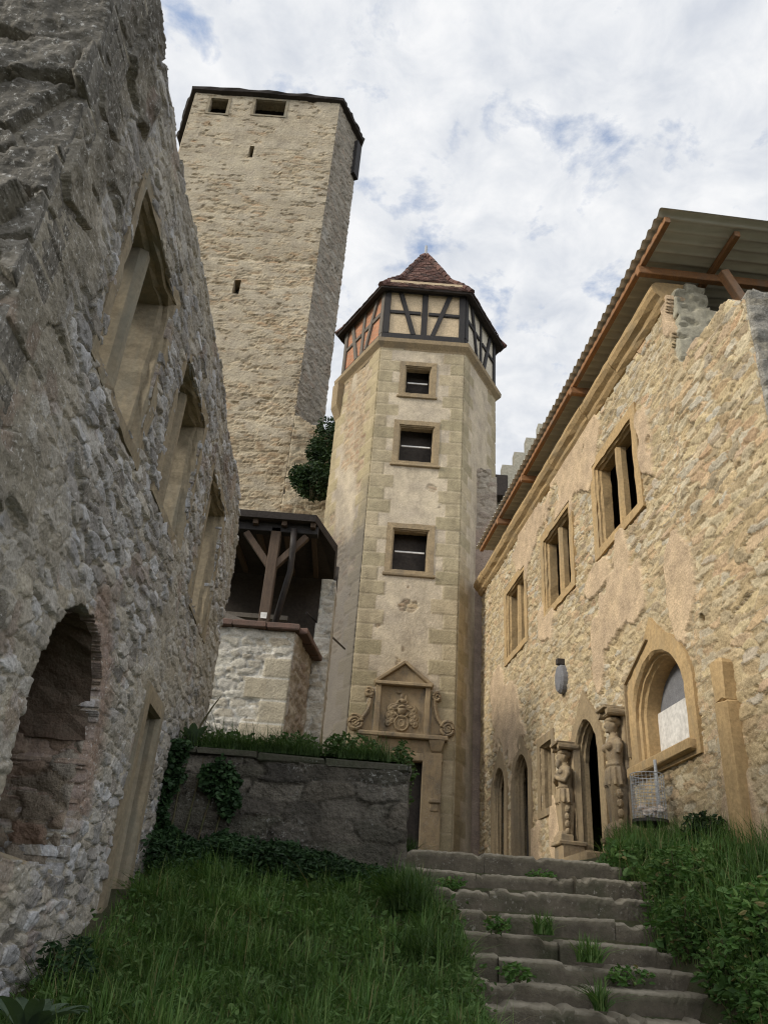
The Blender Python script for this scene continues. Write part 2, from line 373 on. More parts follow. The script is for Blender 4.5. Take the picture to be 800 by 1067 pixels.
M['grass2'] = leaf_mat('terrace_grass', (.03, .062, .016), (.05, .092, .026), (.09, .14, .045))
M['pale2'] = leaf_mat('broad_herb_leaves', (.05, .10, .03), (.07, .14, .04), (.12, .19, .06), straw=(.2, .17, .07))
M['ivy'] = leaf_mat('ivy_leaves', (.012, .03, .011), (.02, .048, .016), (.036, .075, .026), .12)
M['bush'] = leaf_mat('dark_bush_leaves', (.014, .03, .012), (.026, .05, .018), (.05, .085, .032), .15)
M['herb'] = leaf_mat('herb_leaves', (.04, .092, .019), (.064, .138, .03), (.115, .19, .052), straw=(.17, .15, .06))
M['pale'] = leaf_mat('grey_green_leaves', (.05, .085, .05), (.075, .115, .07), (.1, .14, .09))
M['stem'] = plain_mat('plant_stems', (.06, .075, .03), (.08, .06, .035), 9)

# ------------------------------------------------------------------ camera (level height of the eye is z = 0)
PITCH, ROLL = R(29.0), R(4.4)
f = Vector((0, math.cos(PITCH), math.sin(PITCH))); u0 = Vector((0, -math.sin(PITCH), math.cos(PITCH))); r0 = Vector((1, 0, 0))
rt = math.cos(ROLL) * r0 + math.sin(ROLL) * u0; up = -math.sin(ROLL) * r0 + math.cos(ROLL) * u0
cam = bpy.data.cameras.new('camera'); co = bpy.data.objects.new('camera', cam); COL.objects.link(co)
co.matrix_world = Matrix((rt, up, -f)).transposed().to_4x4()
cam.sensor_fit = 'VERTICAL'; cam.sensor_height = 36; cam.lens = 36 * 865 / 1067; cam.clip_start = .05; cam.clip_end = 3000
C.camera = co
C.cycles.use_denoising = True; C.cycles.filter_width = 1.2

# ------------------------------------------------------------------ light
SUN_EL, SUN_AZ = R(30), R(20)            # azimuth: degrees behind due left
to_sun = Vector((-math.cos(SUN_AZ) * math.cos(SUN_EL), -math.sin(SUN_AZ) * math.cos(SUN_EL), math.sin(SUN_EL)))
sl = bpy.data.lights.new('sun', 'SUN'); sl.energy = 2.05; sl.angle = R(14); sl.color = (1, .94, .82)
so = bpy.data.objects.new('sun', sl); COL.objects.link(so); so.rotation_euler = to_sun.to_track_quat('Z', 'Y').to_euler()
W = bpy.data.worlds.new('World'); C.world = W; W.use_nodes = True; t = W.node_tree; t.nodes.clear()
def wn(k, **a):
    q = t.nodes.new(k)
    for x, y in a.items(): setattr(q, x, y)
    return q
wo = wn('ShaderNodeOutputWorld'); bg = wn('ShaderNodeBackground'); t.links.new(bg.outputs[0], wo.inputs[0])
sky = wn('ShaderNodeTexSky', sky_type='NISHITA'); sky.sun_disc = False; sky.sun_elevation = SUN_EL; sky.sun_rotation = math.atan2(to_sun.x, to_sun.y)
sky.air_density = 1.0; sky.dust_density = .6; sky.ozone_density = 1.5
tc = wn('ShaderNodeTexCoord'); sx = wn('ShaderNodeSeparateXYZ'); t.links.new(tc.outputs['Generated'], sx.inputs[0])
def wm(op, a, b=0.):
    q = wn('ShaderNodeMath', operation=op)
    for i, x in enumerate((a, b)):
        if isinstance(x, (int, float)): q.inputs[i].default_value = x
        else: t.links.new(x, q.inputs[i])
    return q.outputs[0]
zz = wm('MAXIMUM', wm('ADD', sx.outputs[2], .12), .1)
cb = wn('ShaderNodeCombineXYZ'); t.links.new(wm('DIVIDE', sx.outputs[0], zz), cb.inputs[0]); t.links.new(wm('DIVIDE', sx.outputs[1], zz), cb.inputs[1])
def wnoise(sc, det, ro, off, dist=0.):
    mp = wn('ShaderNodeMapping'); mp.inputs['Location'].default_value = off; t.links.new(cb.outputs[0], mp.inputs[0])
    q = wn('ShaderNodeTexNoise'); q.inputs['Scale'].default_value = sc; q.inputs['Detail'].default_value = det; q.inputs['Roughness'].default_value = ro; q.inputs['Distortion'].default_value = dist
    t.links.new(mp.outputs[0], q.inputs['Vector']); return q.outputs['Fac']
def wramp(fac, stops):
    q = wn('ShaderNodeValToRGB'); e = q.color_ramp.elements
    while len(e) < len(stops): e.new(.5)
    for el, (p, c) in zip(e, stops): el.position = p; el.color = (*c, 1) if isinstance(c, tuple) else (c, c, c, 1)
    t.links.new(fac, q.inputs[0]); return q.outputs[0]
def wmix(f, a, b, mode='MIX'):
    q = wn('ShaderNodeMix', data_type='RGBA', blend_type=mode)
    for i, x in ((0, f), (6, a), (7, b)):
        if isinstance(x, (int, float)): q.inputs[i].default_value = x
        elif isinstance(x, tuple): q.inputs[i].default_value = (*x, 1)
        else: t.links.new(x, q.inputs[i])
    return q.outputs[2]
cover = wramp(wm('ADD', wm('MULTIPLY', wnoise(9.5, 10, .6, (3.6, 2.9, 0), .2), .75), wm('MULTIPLY', wnoise(1.6, 4, .55, (.4, 2.2, 0)), .35)), ((.39, 0.), (.50, 1.)))
shade = wramp(wnoise(11, 9, .6, (7.3, 4.4, 1), .3), ((.30, (4.4, 4.65, 5.1)), (.5, (5.4, 5.55, 5.8)), (.66, (6.2, 6.25, 6.35))))
# clouds out of view behind the viewer brightened, an added fill for shaded walls
back_fill = wm('ADD', 1., wm('MULTIPLY', wm('MAXIMUM', wm('ADD', wm('MULTIPLY', sx.outputs[1], -1.), wm('MULTIPLY', sx.outputs[0], .25)), 0.), .9))
shade = wmix(1., shade, back_fill, 'MULTIPLY')
skyc = wmix(.35, wmix(1., sky.outputs[0], (1.6, 1.65, 1.7), 'MULTIPLY'), (4.2, 4.5, 5.0))
t.links.new(wmix(cover, skyc, shade), bg.inputs[0]); bg.inputs[1].default_value = .1
vs = C.view_settings; vs.view_transform = 'Standard'; vs.look = 'None'; vs.exposure = .6; vs.gamma = 1; vs.use_curve_mapping = False

# ------------------------------------------------------------------ frames of the walls
a6 = R(6); b1 = R(1)
FRr = Frame(5.235, 0, (-math.sin(a6), math.cos(a6)), (-math.cos(a6), -math.sin(a6)))
FRl = Frame(-2.01, 0, (-math.sin(b1), math.cos(b1)), (math.cos(b1), math.sin(b1)))
def rx(y): return 5.235 - .1051 * y
def lx(y): return -2.01 - .01746 * y
def sR(y): return y / math.cos(a6)

# ================================================================== GROUND
LAWN = ([-6, 0, 3, 5, 6.7, 8.2, 9.6], [-1.75, -1.65, -1.05, -.5, -.12, .5, .85])
def lawn_z(x, y): return np.interp(y, *LAWN) + .06 * (fbm(np.asarray(x) * .8, np.asarray(y) * .8, 4, 3) - .5) - .05
def path_z(y): return np.interp(y, [9.4, 9.7, 13.5, 21, 24], [1.15, 1.15, 1.6, 2.5, 2.7])
def terr_z(x, y): return np.interp(y, [9.5, 12, 15, 21, 30], [2.1, 2.35, 2.6, 2.95, 3.2]) + .08 * (fbm(np.asarray(x), np.asarray(y), 9, 3) - .5)
def stair_line(y): return np.interp(y, [4, 5.5, 7.06, 9.7], [-1.4, -.95, -.3, 1.15])
def bank_z(x, y):
    xr = rx(y) - .05; xl = 2.8
    k = np.clip((np.asarray(x, float) - xl) / np.maximum(xr - xl, .3), 0, 1)
    top = np.interp(y, [2, 5, 8, 9.5, 11.5, 13.5], [.2, .6, 1.1, 1.42, 1.62, 1.8])
    low = np.where(y > 9.7, path_z(y) - .1, stair_line(y) - .35)
    return low + (top - low) * k ** .6 + .08 * (fbm(x * 1.3, y * 1.3, 14, 3) - .5)
def sheet(name, x0, x1, y0, y1, res, fz, m, label=None, shape=None):
    nx = int((x1 - x0) / res) + 2; ny = int((y1 - y0) / res) + 2
    X, Y = np.meshgrid(np.linspace(x0, x1, nx), np.linspace(y0, y1, ny))
    if shape: X = shape(X, Y)
    V = np.stack([X, Y, fz(X, Y)], -1).reshape(-1, 3); i = np.arange(nx * ny).reshape(ny, nx)
    F = np.stack([i[:-1, :-1], i[:-1, 1:], i[1:, 1:], i[1:, :-1]], -1).reshape(-1, 4)
    o = mk(name, V, F, m, smooth=True); o['kind'] = 'structure'; return o
sheet('ground', -600, 600, -300, 900, 40, lambda X, Y: np.full(X.shape, -2.2), M['earth'])
sheet('lawn', -9, .95, -6, 9.5, .12, lambda X, Y: lawn_z(X, Y), M['earth'])
sheet('terrace', -14, .44, 9.62, 40, .25, terr_z, M['earth'])
sheet('path', .46, 5.5, 9.72, 24, .12, lambda X, Y: path_z(Y) + .03 * (fbm(X * 2, Y * 2, 5) - .5), M['path'])
sheet('bank', 2.8, 5.5, 1.0, 14.5, .1, bank_z, M['earth'], shape=lambda X, Y: np.minimum(X, rx(Y) + .3) if False else X)

# ================================================================== LEFT RUIN
ruin = thing('ruined_building', (lx(7.5), 7.5, -.6), 'tall grey rubble wall of a roofless ruin with three mullioned windows, filling the left side', 'ruin')
yN, yF = 3.38, 11.5
LW = [(4.62, 5.96, 3.66, 5.34), (6.72, 8.02, 3.78, 5.38), (8.86, 10.1, 3.64, 5.34)]
LDOOR = (7.95, 8.52, .45, 2.12)
LA = (5.82, 1.43, .75)       # arch centre, springing, radius
def left_in(S, Z):
    top = 6.42 - .02 * S + .28 * (fbm(S * 1.1, S * 0, 3, 4) - .5) + .1 * fbm(S * 5, S * 0 + 4, 8, 3) + .5 * np.clip(4.2 - S, 0, 1)
    end = yF + .22 * (fbm(Z * 1.4, Z * 0 + 2, 6, 4) - .5) - .6 * ss(5.2, 6.4, Z) + .1 * (fbm(Z * 5, Z * 0, 12, 3) - .5)
    k = (Z < top) & (S < end) & (S > yN)
    for a, b, c, d in LW: k &= ~((S > a - .03 + .05 * vn(Z * 7, Z * 0, 3)) & (S < b + .03 - .05 * vn(Z * 7, Z * 0, 5)) & (Z > c - .03 + .05 * vn(S * 7, S * 0, 9)) & (Z < d))
    w = .05 * (fbm(S * 6, Z * 6, 33, 3) - .5) * 2
    k &= ~(((S - LA[0]) ** 2 + (np.maximum(Z - LA[1], 0)) ** 2 < (LA[2] + w) ** 2) & (Z > .46 + w))
    k &= ~((S > LDOOR[0]) & (S < LDOOR[1]) & (Z > -2) & (Z < LDOOR[3]))
    return k
def left_field(S, Z):
    h, r, g = rubble(S, Z, .25, .11, 11, .036, .045, (.05, .15), .012, .36)
    h2, r2, g2 = rubble(S, Z, .7, .4, 15, .11, .09, (.012, .06), .022, .12)
    big = ss(.1, -.1, S - (3.95 + .35 * ((np.floor(Z / .42) % 2)) + .15 * (fbm(S, Z, 2) - .5)))
    big = np.maximum(big, ss(.63, .68, fbm(S * .9, Z * .9, 71, 3)) * .0)
    h2 = h2 - .03 * g2; h = h * (1 - big) + h2 * big; r = r * (1 - big) + r2 * big; g = g * (1 - big) + g2 * big
    # mortar-rich flat zones, brick-red repair over the arch
    flat = ss(.44, .62, fbm(S * 1.1 + 3, Z * 1.1, 81, 5)) * .8
    h = h * (1 - .6 * flat) + .015 * flat; g = np.maximum(g, flat * .75)
    da = np.sqrt((S - LA[0]) ** 2 + np.maximum(Z - LA[1], 0) ** 2)
    red = ss(.30, .05, np.abs(da - LA[2] - .1) + .35 * (fbm(S * 3, Z * 3, 91) - .5)) * (Z > .9) * ss(5.75, 6.0, S)
    red = np.maximum(red, ss(.66, .72, fbm(S * 2.4, Z * 2.4, 95, 3)) * .5)
    h = h * (1 - .5 * red)
    h = h + .05 * (fbm(S * .5, Z * .5, 77, 3) - .5)
    return h, (r, g, red * .8, big)
relief('wall', FRl, yN, yF + .2, -.9, 7.2, .0145, left_in, left_field, .8, M['left'], ruin, back=True)
# near end face of the wall, coarse blocks, seen from below
FRe = Frame(lx(yN) + .02, yN + .02, (-1, 0), (0, -1))
def end_field(S, Z):
    h, r, g = rubble(S, Z, .72, .42, 25, .19, .14, (.012, .07), .024, .12)
    return h - .04 * g + .05 * (fbm(S * 1.2, Z * 1.2, 6, 3) - .5), (r, g, 0 * S, 0 * S + 1)
relief('end_face', FRe, 0, .8, .5, 7.3, .016, None, end_field, .3, M['quoin'] if False else M['left'], ruin)
def rect(fr, s0, s1, z0, z1, o): return [fr.v(s0, o, z0), fr.v(s1, o, z0), fr.v(s1, o, z1), fr.v(s0, o, z1)]
def window(fr, s0, s1, z0, z1, wid, m, parent, depth=.55, proud=.045, mull=True, name='window_surround', sets=((.0, .05), (.05, .05), (.05, .12), (.09, .12)), transom=False, mset=.16, mdep=.2, jit=.004):
    """moulded stone surround, reveals and a central mullion"""
    b = MB(); lp = [(wid, -.06), (wid, proud), (.0, proud)]
    for i, d in sets: lp.append((-i, proud - d if False else proud - d))
    lp.append((-sets[-1][0], -depth))
    loops = []
    for g, o in lp:
        loops.append(rect(fr, s0 - g, s1 + g, z0 - g * (.75), z1 + g, o))
    # subdivide the edges so the stone can be a little uneven
    def sub(l, n=10): return [l[i].lerp(l[(i + 1) % 4], k / n) for i in range(4) for k in range(n)]
    b.loft([sub(l) for l in loops])
    w = b.build(name, m, parent, jit=jit)
    if mull:
        q = MB(); sm = (s0 + s1) / 2; i = sets[-1][0]; mw = .075
        pr = [(-mw, -mset - mdep), (-mw, -mset - .06), (-.035, -mset), (.035, -mset), (mw, -mset - .06), (mw, -mset - mdep)]
        zs = np.linspace(z0 + i * .7, z1 - i, 8)
        q.loft([[fr.v(sm + x, o, z) for x, o in pr] for z in zs], True, True)
        q.build('mullion', m, w, jit=.003)
    return w
for k, (a, b, c, d) in enumerate(LW):
    window(FRl, a, b, c, d, .13, M['sandl'], ruin, depth=.5, proud=.016, mset=.09, mdep=.36, sets=((0, .02), (.025, .05), (.025, .10), (.05, .13)), jit=.007)
# arched niche
nb = MB()
def arch_pts(c, sp, r, n=22, z0=.4): return [(c - r, z0)] + [(c + r * math.cos(math.pi - math.pi * k / n), sp + r * math.sin(math.pi - math.pi * k / n)) for k in range(n + 1)] + [(c + r, z0)]
FRn = FRl
def niche_field_factory(seed):
    def ff(S, Z):
        h, r, g = rubble(S, Z, .3, .16, seed, .05, .06, (.03, .17), .02, .3)
        red = ss(.5, .62, fbm(S * 1.6, Z * 1.6, seed + 4, 3)) * .7
        return h, (r, g, red, 0 * S)
    return ff
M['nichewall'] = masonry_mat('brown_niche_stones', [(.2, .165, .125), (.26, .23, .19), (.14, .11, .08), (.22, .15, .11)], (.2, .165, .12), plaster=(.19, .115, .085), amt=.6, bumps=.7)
cb_ = FRl(LA[0] + LA[2] + .02, 0, 0)
# far jamb of the niche (faces the camera), near jamb, back and vault
FRj = Frame(*(FRl(LA[0] + LA[2], -1.25, 0)[:2]), tuple(FRl.n[:2]), tuple(-FRl.d[:2]))
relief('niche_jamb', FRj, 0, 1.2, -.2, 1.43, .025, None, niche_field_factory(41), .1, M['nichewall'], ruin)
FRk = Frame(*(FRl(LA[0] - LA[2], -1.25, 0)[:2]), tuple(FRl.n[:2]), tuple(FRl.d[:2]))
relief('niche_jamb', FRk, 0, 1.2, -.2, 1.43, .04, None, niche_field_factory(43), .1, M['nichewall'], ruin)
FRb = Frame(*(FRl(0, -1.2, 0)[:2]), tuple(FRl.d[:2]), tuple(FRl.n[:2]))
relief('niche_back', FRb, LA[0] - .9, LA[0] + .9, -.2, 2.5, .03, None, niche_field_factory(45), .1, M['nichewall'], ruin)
vb = MB()
def va(r, o): return [FRl.v(LA[0] + r * math.cos(math.pi * k / 24), o, LA[1] - .02 + r * math.sin(math.pi * k / 24)) for k in range(25)]
vb.loft([va(LA[2] - .025, o) for o in np.linspace(-.05, -1.25, 10)], closed=False)
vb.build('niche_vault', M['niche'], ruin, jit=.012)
sb = MB(); sb.box(FRl.v(LA[0], -.62, .38), (.78, .6, .1), FRl.ax(), .02); sb.build('niche_sill', M['sandl'], ruin, jit=.01)
# small blocked door by the terrace wall
db = MB(); a, b, c, d = LDOOR
lp = [(.16, -.05), (.16, .05), (0, .05), (-.02, .0), (-.02, -.05), (-.06, -.09), (-.06, -.4)]
def dr(g, o): return [FRl.v(a - g, o, -.8), FRl.v(a - g, o, d + g), FRl.v(b + g, o, d + g), FRl.v(b + g, o, -.8)]
db.loft([dr(g, o) for g, o in lp], closed=False); w = db.build('door_frame', M['sandl'], ruin, jit=.006)
mk('blocked_door', [FRl.v(a, -.3, -.8), FRl.v(b, -.3, -.8), FRl.v(b, -.3, d), FRl.v(a, -.3, d)], [[0, 1, 2, 3]], M['dark'], w)

# ================================================================== KEEP
keep = thing('keep_tower', (-7.6, 31, 2.5), 'massive tall square keep of tan masonry with a dark roof edge, the highest tower', 'tower')
KP = [(-11.15, 27.0), (-3.82, 27.0), (-2.85, 29.2), (-4.6, 35.5), (-12.2, 36), (-12.35, 29.8)]
KT = 38.45
def kseg(i):
    p = np.array(KP[i]); q = np.array(KP[(i + 1) % len(KP)]); d = q - p; L = np.hypot(*d); d /= L
    return Frame(p[0], p[1], d, (d[1], -d[0])), L
KWIN = [(.86, 1.72, 36.95, 38.05), (3.1, 4.62, 37.1, 38.22)]
KSL = [(3.28, 3.55, 33.85, 34.72), (3.86, 4.2, 25.1, 25.9)]
def keep_in(S, Z):
    k = np.ones(S.shape, bool)
    for a, b, c, d in KWIN: k &= ~((S > a - .08) & (S < b + .08) & (Z > c - .08) & (Z < d + .08))
    for a, b, c, d in KSL: k &= ~((S > a) & (S < b) & (Z > c) & (Z < d))
    return k
def keep_field(seed, plain=.45):
    def ff(S, Z):
        h, r, g = rubble(S, Z, .55, .2, seed, .09, .06, (.04, .26), .03, .3)
        cover = ss(plain - .04, plain + .10, fbm(S * .35, Z * .8, seed + 5, 5) * .45 + .55 * fbm(S * 1.9, Z * 5, seed + 9, 4) + .09 * ss(22, 38, Z) - .06 * ss(24, 16, Z))
        pit = ss(.64, .70, fbm(S * 2.2, Z * 6.5, seed + 15, 3)) * ss(.35, .5, fbm(S * .4, Z * .4, seed + 19, 3))
        cover = cover * (1 - pit); h = h - .045 * pit
        h = .55 * h * (1 - cover) + .03 * cover + .012 * (fbm(S * 1.5, Z * 1.5, seed) - .5)
        h = h - .05 * np.exp(-((Z - 27.2) / .12) ** 2)
        return h, (r, np.maximum(g, .35 * cover), cover * .92, 0 * S)
    return ff
for i in range(6):
    fr, L = kseg(i)
    if i == 0: relief('wall_face', fr, 0, L, 9, KT, .075, keep_in, keep_field(61), .6, M['keep'], keep, smooth=False)
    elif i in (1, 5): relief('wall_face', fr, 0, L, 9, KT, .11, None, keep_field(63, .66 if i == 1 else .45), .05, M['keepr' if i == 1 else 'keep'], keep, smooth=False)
    else: mk('wall_face', [fr.v(0, 0, 2), fr.v(L, 0, 2), fr.v(L, 0, KT), fr.v(0, 0, KT)], [[0, 1, 2, 3]], M['keep'], keep, attr=[(.3, .5, .6, 0)] * 4)
fr, L = kseg(0)
for a, b, c, d in KWIN:
    w = window(fr, a - .01, b + .01, c - .01, d + .02, .14, M['sandl'], keep, depth=.2, proud=.06, mull=False, name='window', sets=((0, .05), (.02, .1)))
    q = MB(); q.beam(fr.v(a + .05, -.25, c + .22), fr.v(b - .05, -.25, c + .22), .05, .05); q.build('rail', M['galv'], w)
def kring(off, z, jag=0):
    c = np.array([-7.6, 31.5]); out = []
    P = KP
    for i in range(len(P)):
        p = np.array(P[i]); q = np.array(P[(i + 1) % len(P)])
        for k in range(16):
            x = p + (q - p) * k / 16; dv = x - c; dv = dv / np.hypot(*dv)
            x = x + dv * (off + (jag * random.uniform(-1, 1)))
            out.append(Vector((x[0], x[1], z + jag * random.uniform(-.8, .8))))
    return out
random.seed(3)
kb = MB(); kb.loft([kring(-.3, KT - .08), kring(.26, KT + .02, .02), kring(.32, KT + .16, .05), kring(.1, KT + .28, .05), kring(-1.5, KT + 1.2, .05), kring(-3, KT + 2.2)], True, True)
kb.build('roof', M['tiled'], keep)
fr1, L1 = kseg(1)
q = MB(); q.loft([[fr1.v(s, o, z) for s, o in ((1.95, -.1), (L1 + .05, -.1), (L1 + .05, .2), (1.95, .2))] for z in (KT - 2.9, KT - 2.4, KT - .4)], True, True)
q.build('wooden_oriel', M['timber'], keep)
q = MB(); q.box((-6.2, 27.15, KT - 27.6 + 2), (.01, .01, .01)); 

# ================================================================== STAIR TURRET
tur = thing('stair_turret', (.85, 23.3, 2.6), 'slender six-sided stair turret with pale plaster, tan corner stones and a half-timbered top storey', 'turret')
SD = 2.7; TC = (.85, 21 + SD * .866)
def hexp(r, k): an = R(-120 + 60 * k); return (TC[0] + r * math.cos(an), TC[1] + r * math.sin(an))
def hfr(k, r=SD):
    p = np.array(hexp(r, k)); q = np.array(hexp(r, k + 1)); d = q - p; L = np.hypot(*d); d = d / L
    return Frame(p[0], p[1], d, (d[1], -d[0])), L
TW = [(.84 + .04, 1.62, 15.98, 16.98), (.82, 1.8, 13.45, 14.68), (.84, 1.78, 9.86, 11.08)]   # s on the front face (s = x + .5)
TDOOR = (.84, 1.95, 2.0, 4.72)
def tur_in(S, Z):
    k = np.ones(S.shape, bool)
    for a, b, c, d in [(a - .1, b + .1, c - .1, d + .1) for a, b, c, d in TW] + [TDOOR]: k &= ~((S > a) & (S < b) & (Z > c) & (Z < d))
    return k
def tur_field(mode, seed):
    def ff(S, Z):
        L = SD
        zz = Z + .02 * (fbm(S * 2, Z * 2, seed) - .5); c = np.floor(zz / .43); fz = zz / .43 - c
        def side(d, sd):
            w = .34 + .3 * ((c + sd) % 2) + .14 * _h(c, c * 0 + sd, seed) + .03 * (fbm(S * 5, Z * 5, seed + 3) - .5)
            return d < w, np.minimum(np.minimum(fz, 1 - fz) * .43, np.abs(d - w) * 1.0), _h(c, c * 0 + 40 + sd, seed)
        q0, e0, r0_ = side(S, 0); q1, e1, r1_ = side(L - S, 1)
        q = (q0 | q1).astype(float); e = np.where(q0, e0, e1); rq = np.where(q0, r0_, r1_)
        joint = ss(.022, .008, e) * q
        h, r, g = rubble(S, Z, .34, .15, seed, .035, .03, (.05, .28), .012, .3)
        n1 = fbm(S * .8, Z * .5, seed + 20, 4)
        if mode == 'front':
            pl = np.ones(S.shape)
            hole = ss(.735, .75, fbm(S * 1.6, Z * 1.6, seed + 31, 4)) * ss(11, 9, Z) + ss(.76, .78, fbm(S * 1.6, Z * 1.6, seed + 37, 4)) * .8
            pl = pl * (1 - np.clip(hole, 0, 1))
        elif mode == 'left':
            pl = ss(.44, .56, n1 + .25 * ss(13, 9, Z) - .12 * ss(13, 16, Z))
        else:
            pl = ss(.36, .5, n1 + .2)
        hp = .03 + .015 * (fbm(S * 1.5, Z * 1.5, seed + 2, 4) - .5) + .006 * (fbm(S * 9, Z * 9, seed + 4, 3) - .5)
        h = h * (1 - pl) + hp * pl
        hq = .04 + .012 * (rq - .5) - .02 * joint + .008 * (fbm(S * 7, Z * 7, seed + 6, 3) - .5)
        pl2 = pl * (1 - q)
        h = h * (1 - q) + hq * q
        r = r * (1 - q) + rq * q; g = g * (1 - q) + joint * q
        return h, (r, g, pl2, q)
    return ff
for k in range(6):
    fr, L = hfr(k)
    if k == 0: relief('wall_face', fr, 0, L, 1.9, 17.8, .03, tur_in, tur_field('front', 101), .05, M['turret'], tur, segs=1)
    elif k == 5: relief('wall_face', fr, 0, L, 1.9, 17.8, .045, None, tur_field('left', 105), .02, M['turret_stain_shade'], tur, segs=1)
    elif k == 1: relief('wall_face', fr, 0, L, 1.9, 17.8, .045, None, tur_field('right', 109), .02, M['turret'], tur, segs=1)
    else: mk('wall_face', [fr.v(0, 0, 1.9), fr.v(L, 0, 1.9), fr.v(L, 0, 17.8), fr.v(0, 0, 17.8)], [[0, 1, 2, 3]], M['turret'], tur, attr=[(.3, .3, 1, 0)] * 4)
tf, L = hfr(0)
for (a, b, c, d) in TW:
    w = window(tf, a - .05, b + .05, c - .04, d + .05, .16, M['sandd'], tur, depth=.24, proud=.06, mull=False, name='window', sets=((0, .03), (.03, .05), (.03, .1), (.05, .12)))
    q = MB(); q.beam(tf.v(a + .05, -.18, (c + d) / 2 + .02), tf.v(b - .05, -.18, (c + d) / 2 + .02), .035, .045); q.build('crossbar', M['panel'], w)
    q = MB(); q.box(tf.v((a + b) / 2, .02, c - .18), ((b - a) / 2 + .26, .08, .04), tf.ax(), .012); q.build('sill', M['sandd'], w, jit=.004)
# dark inner shell so that the shaft is closed
q = MB(); q.loft([[Vector((*hexp(SD - .62, k), z)) for k in range(6)] for z in (1.9, 17.9)], True, True); q.build('inner_shaft', M['dark'], tur)
# string course under the timber storey
q = MB(); q.loft([[Vector((*hexp(r, k), z)) for k in range(6)] for r, z in ((SD + .02, 17.62), (SD + .06, 17.72), (SD + .22, 17.86), (SD + .24, 18.0), (SD + .05, 18.12), (SD - .3, 18.13))])
q.build('cornice', M['sandd'], tur)
q = MB(); f5, L5 = hfr(5); q.loft([[f5.v(.0 - .0 + s, o, z) for s, o in ((-.05, -.1), (.35, -.1), (.35, e), (-.05, e))] for z, e in ((16.3, .03), (16.75, .24), (17.7, .26))], True, True)
q.build('corbel', M['sandd'], tur, jit=.01)
# half-timbered storey
TR = SD - .02; TZ0, TZ1 = 18.12, 20.25
for k in range(6):
    fr, L = hfr(k, TR)
    mat = M['brick'] if k == 5 else (M['infillw'] if k == 1 else M['infill'])
    o = mk('infill_panel', [fr.v(0, 0, TZ0), fr.v(L, 0, TZ0), fr.v(L, 0, TZ1 + .5), fr.v(0, 0, TZ1 + .5)], [[0, 1, 2, 3]], mat, tur)
    uv = o.data.uv_layers.new(name='UVMap')
    for i, c in enumerate(((0, 0), (L, 0), (L, 2.6), (0, 2.6))): uv.data[i].uv = c
    b = MB(); tm = M['greywood'] if k == 5 else M['timber']
    w = .16 if k != 1 else .11
    def T(s0, z0, s1, z1, ww=w): b.beam(fr.v(s0, .0, z0), fr.v(s1, .0, z1), .1, ww, up=tuple(fr.n)) if False else b.beam(fr.v(s0, .005, z0), fr.v(s1, .005, z1), ww, .1, up=tuple(fr.n), ch=.008)
    T(0, TZ0 + .12, L, TZ0 + .12, .24); T(0, TZ1, L, TZ1, .2)
    for s in (.09, L / 2, L - .09): T(s, TZ0 + .235, s, TZ1 - .095, .2 if s != L / 2 else (.2 if k == 0 else w))
    zm = (TZ0 + TZ1) / 2 + .1
    for s0, s1 in ((.19, L / 2 - .13), (L / 2 + .13, L - .19)): T(s0, zm, s1, zm, .13)
    if k in (0, 5, 1):
        b.beam(fr.v(.5, .017, TZ1 - .08), fr.v(1.0, .017, TZ0 + .22), .15, .1, up=tuple(fr.n), ch=.008); b.beam(fr.v(L - .5, .017, TZ1 - .08), fr.v(L - 1.05, .017, TZ0 + .22), .15, .1, up=tuple(fr.n), ch=.008)
    b.build('timber_frame', tm, tur, jit=.006)
# roof: flared six-sided cap of clay tiles
prof = [(SD + .36, 20.12), (SD - .15, 20.75), (SD - .95, 21.65), (.9, 23.05), (0.12, 24.3)]
rb = MB()
q = MB(); q.loft([[Vector((*hexp(r, k), z)) for k in range(6)] for r, z in ((SD - .2, 20.28), (SD + .32, 20.08), (SD + .36, 20.16), (SD - .15, 20.7), (SD - .95, 21.6), (.9, 23.0), (.1, 24.25))], True, True)
roof = q.build('roof', M['tiled'], tur, jit=.01)
random.seed(5)
V = []; F = []
lens = [0]
for i in range(len(prof) - 1): lens.append(lens[-1] + math.dist(prof[i], prof[i + 1]))
def pr_at(t):
    for i in range(len(prof) - 1):
        if t <= lens[i + 1] + 1e-6:
            k = (t - lens[i]) / (lens[i + 1] - lens[i]); return [prof[i][j] + (prof[i + 1][j] - prof[i][j]) * k for j in (0, 1)]
    return prof[-1]
tt = -.05
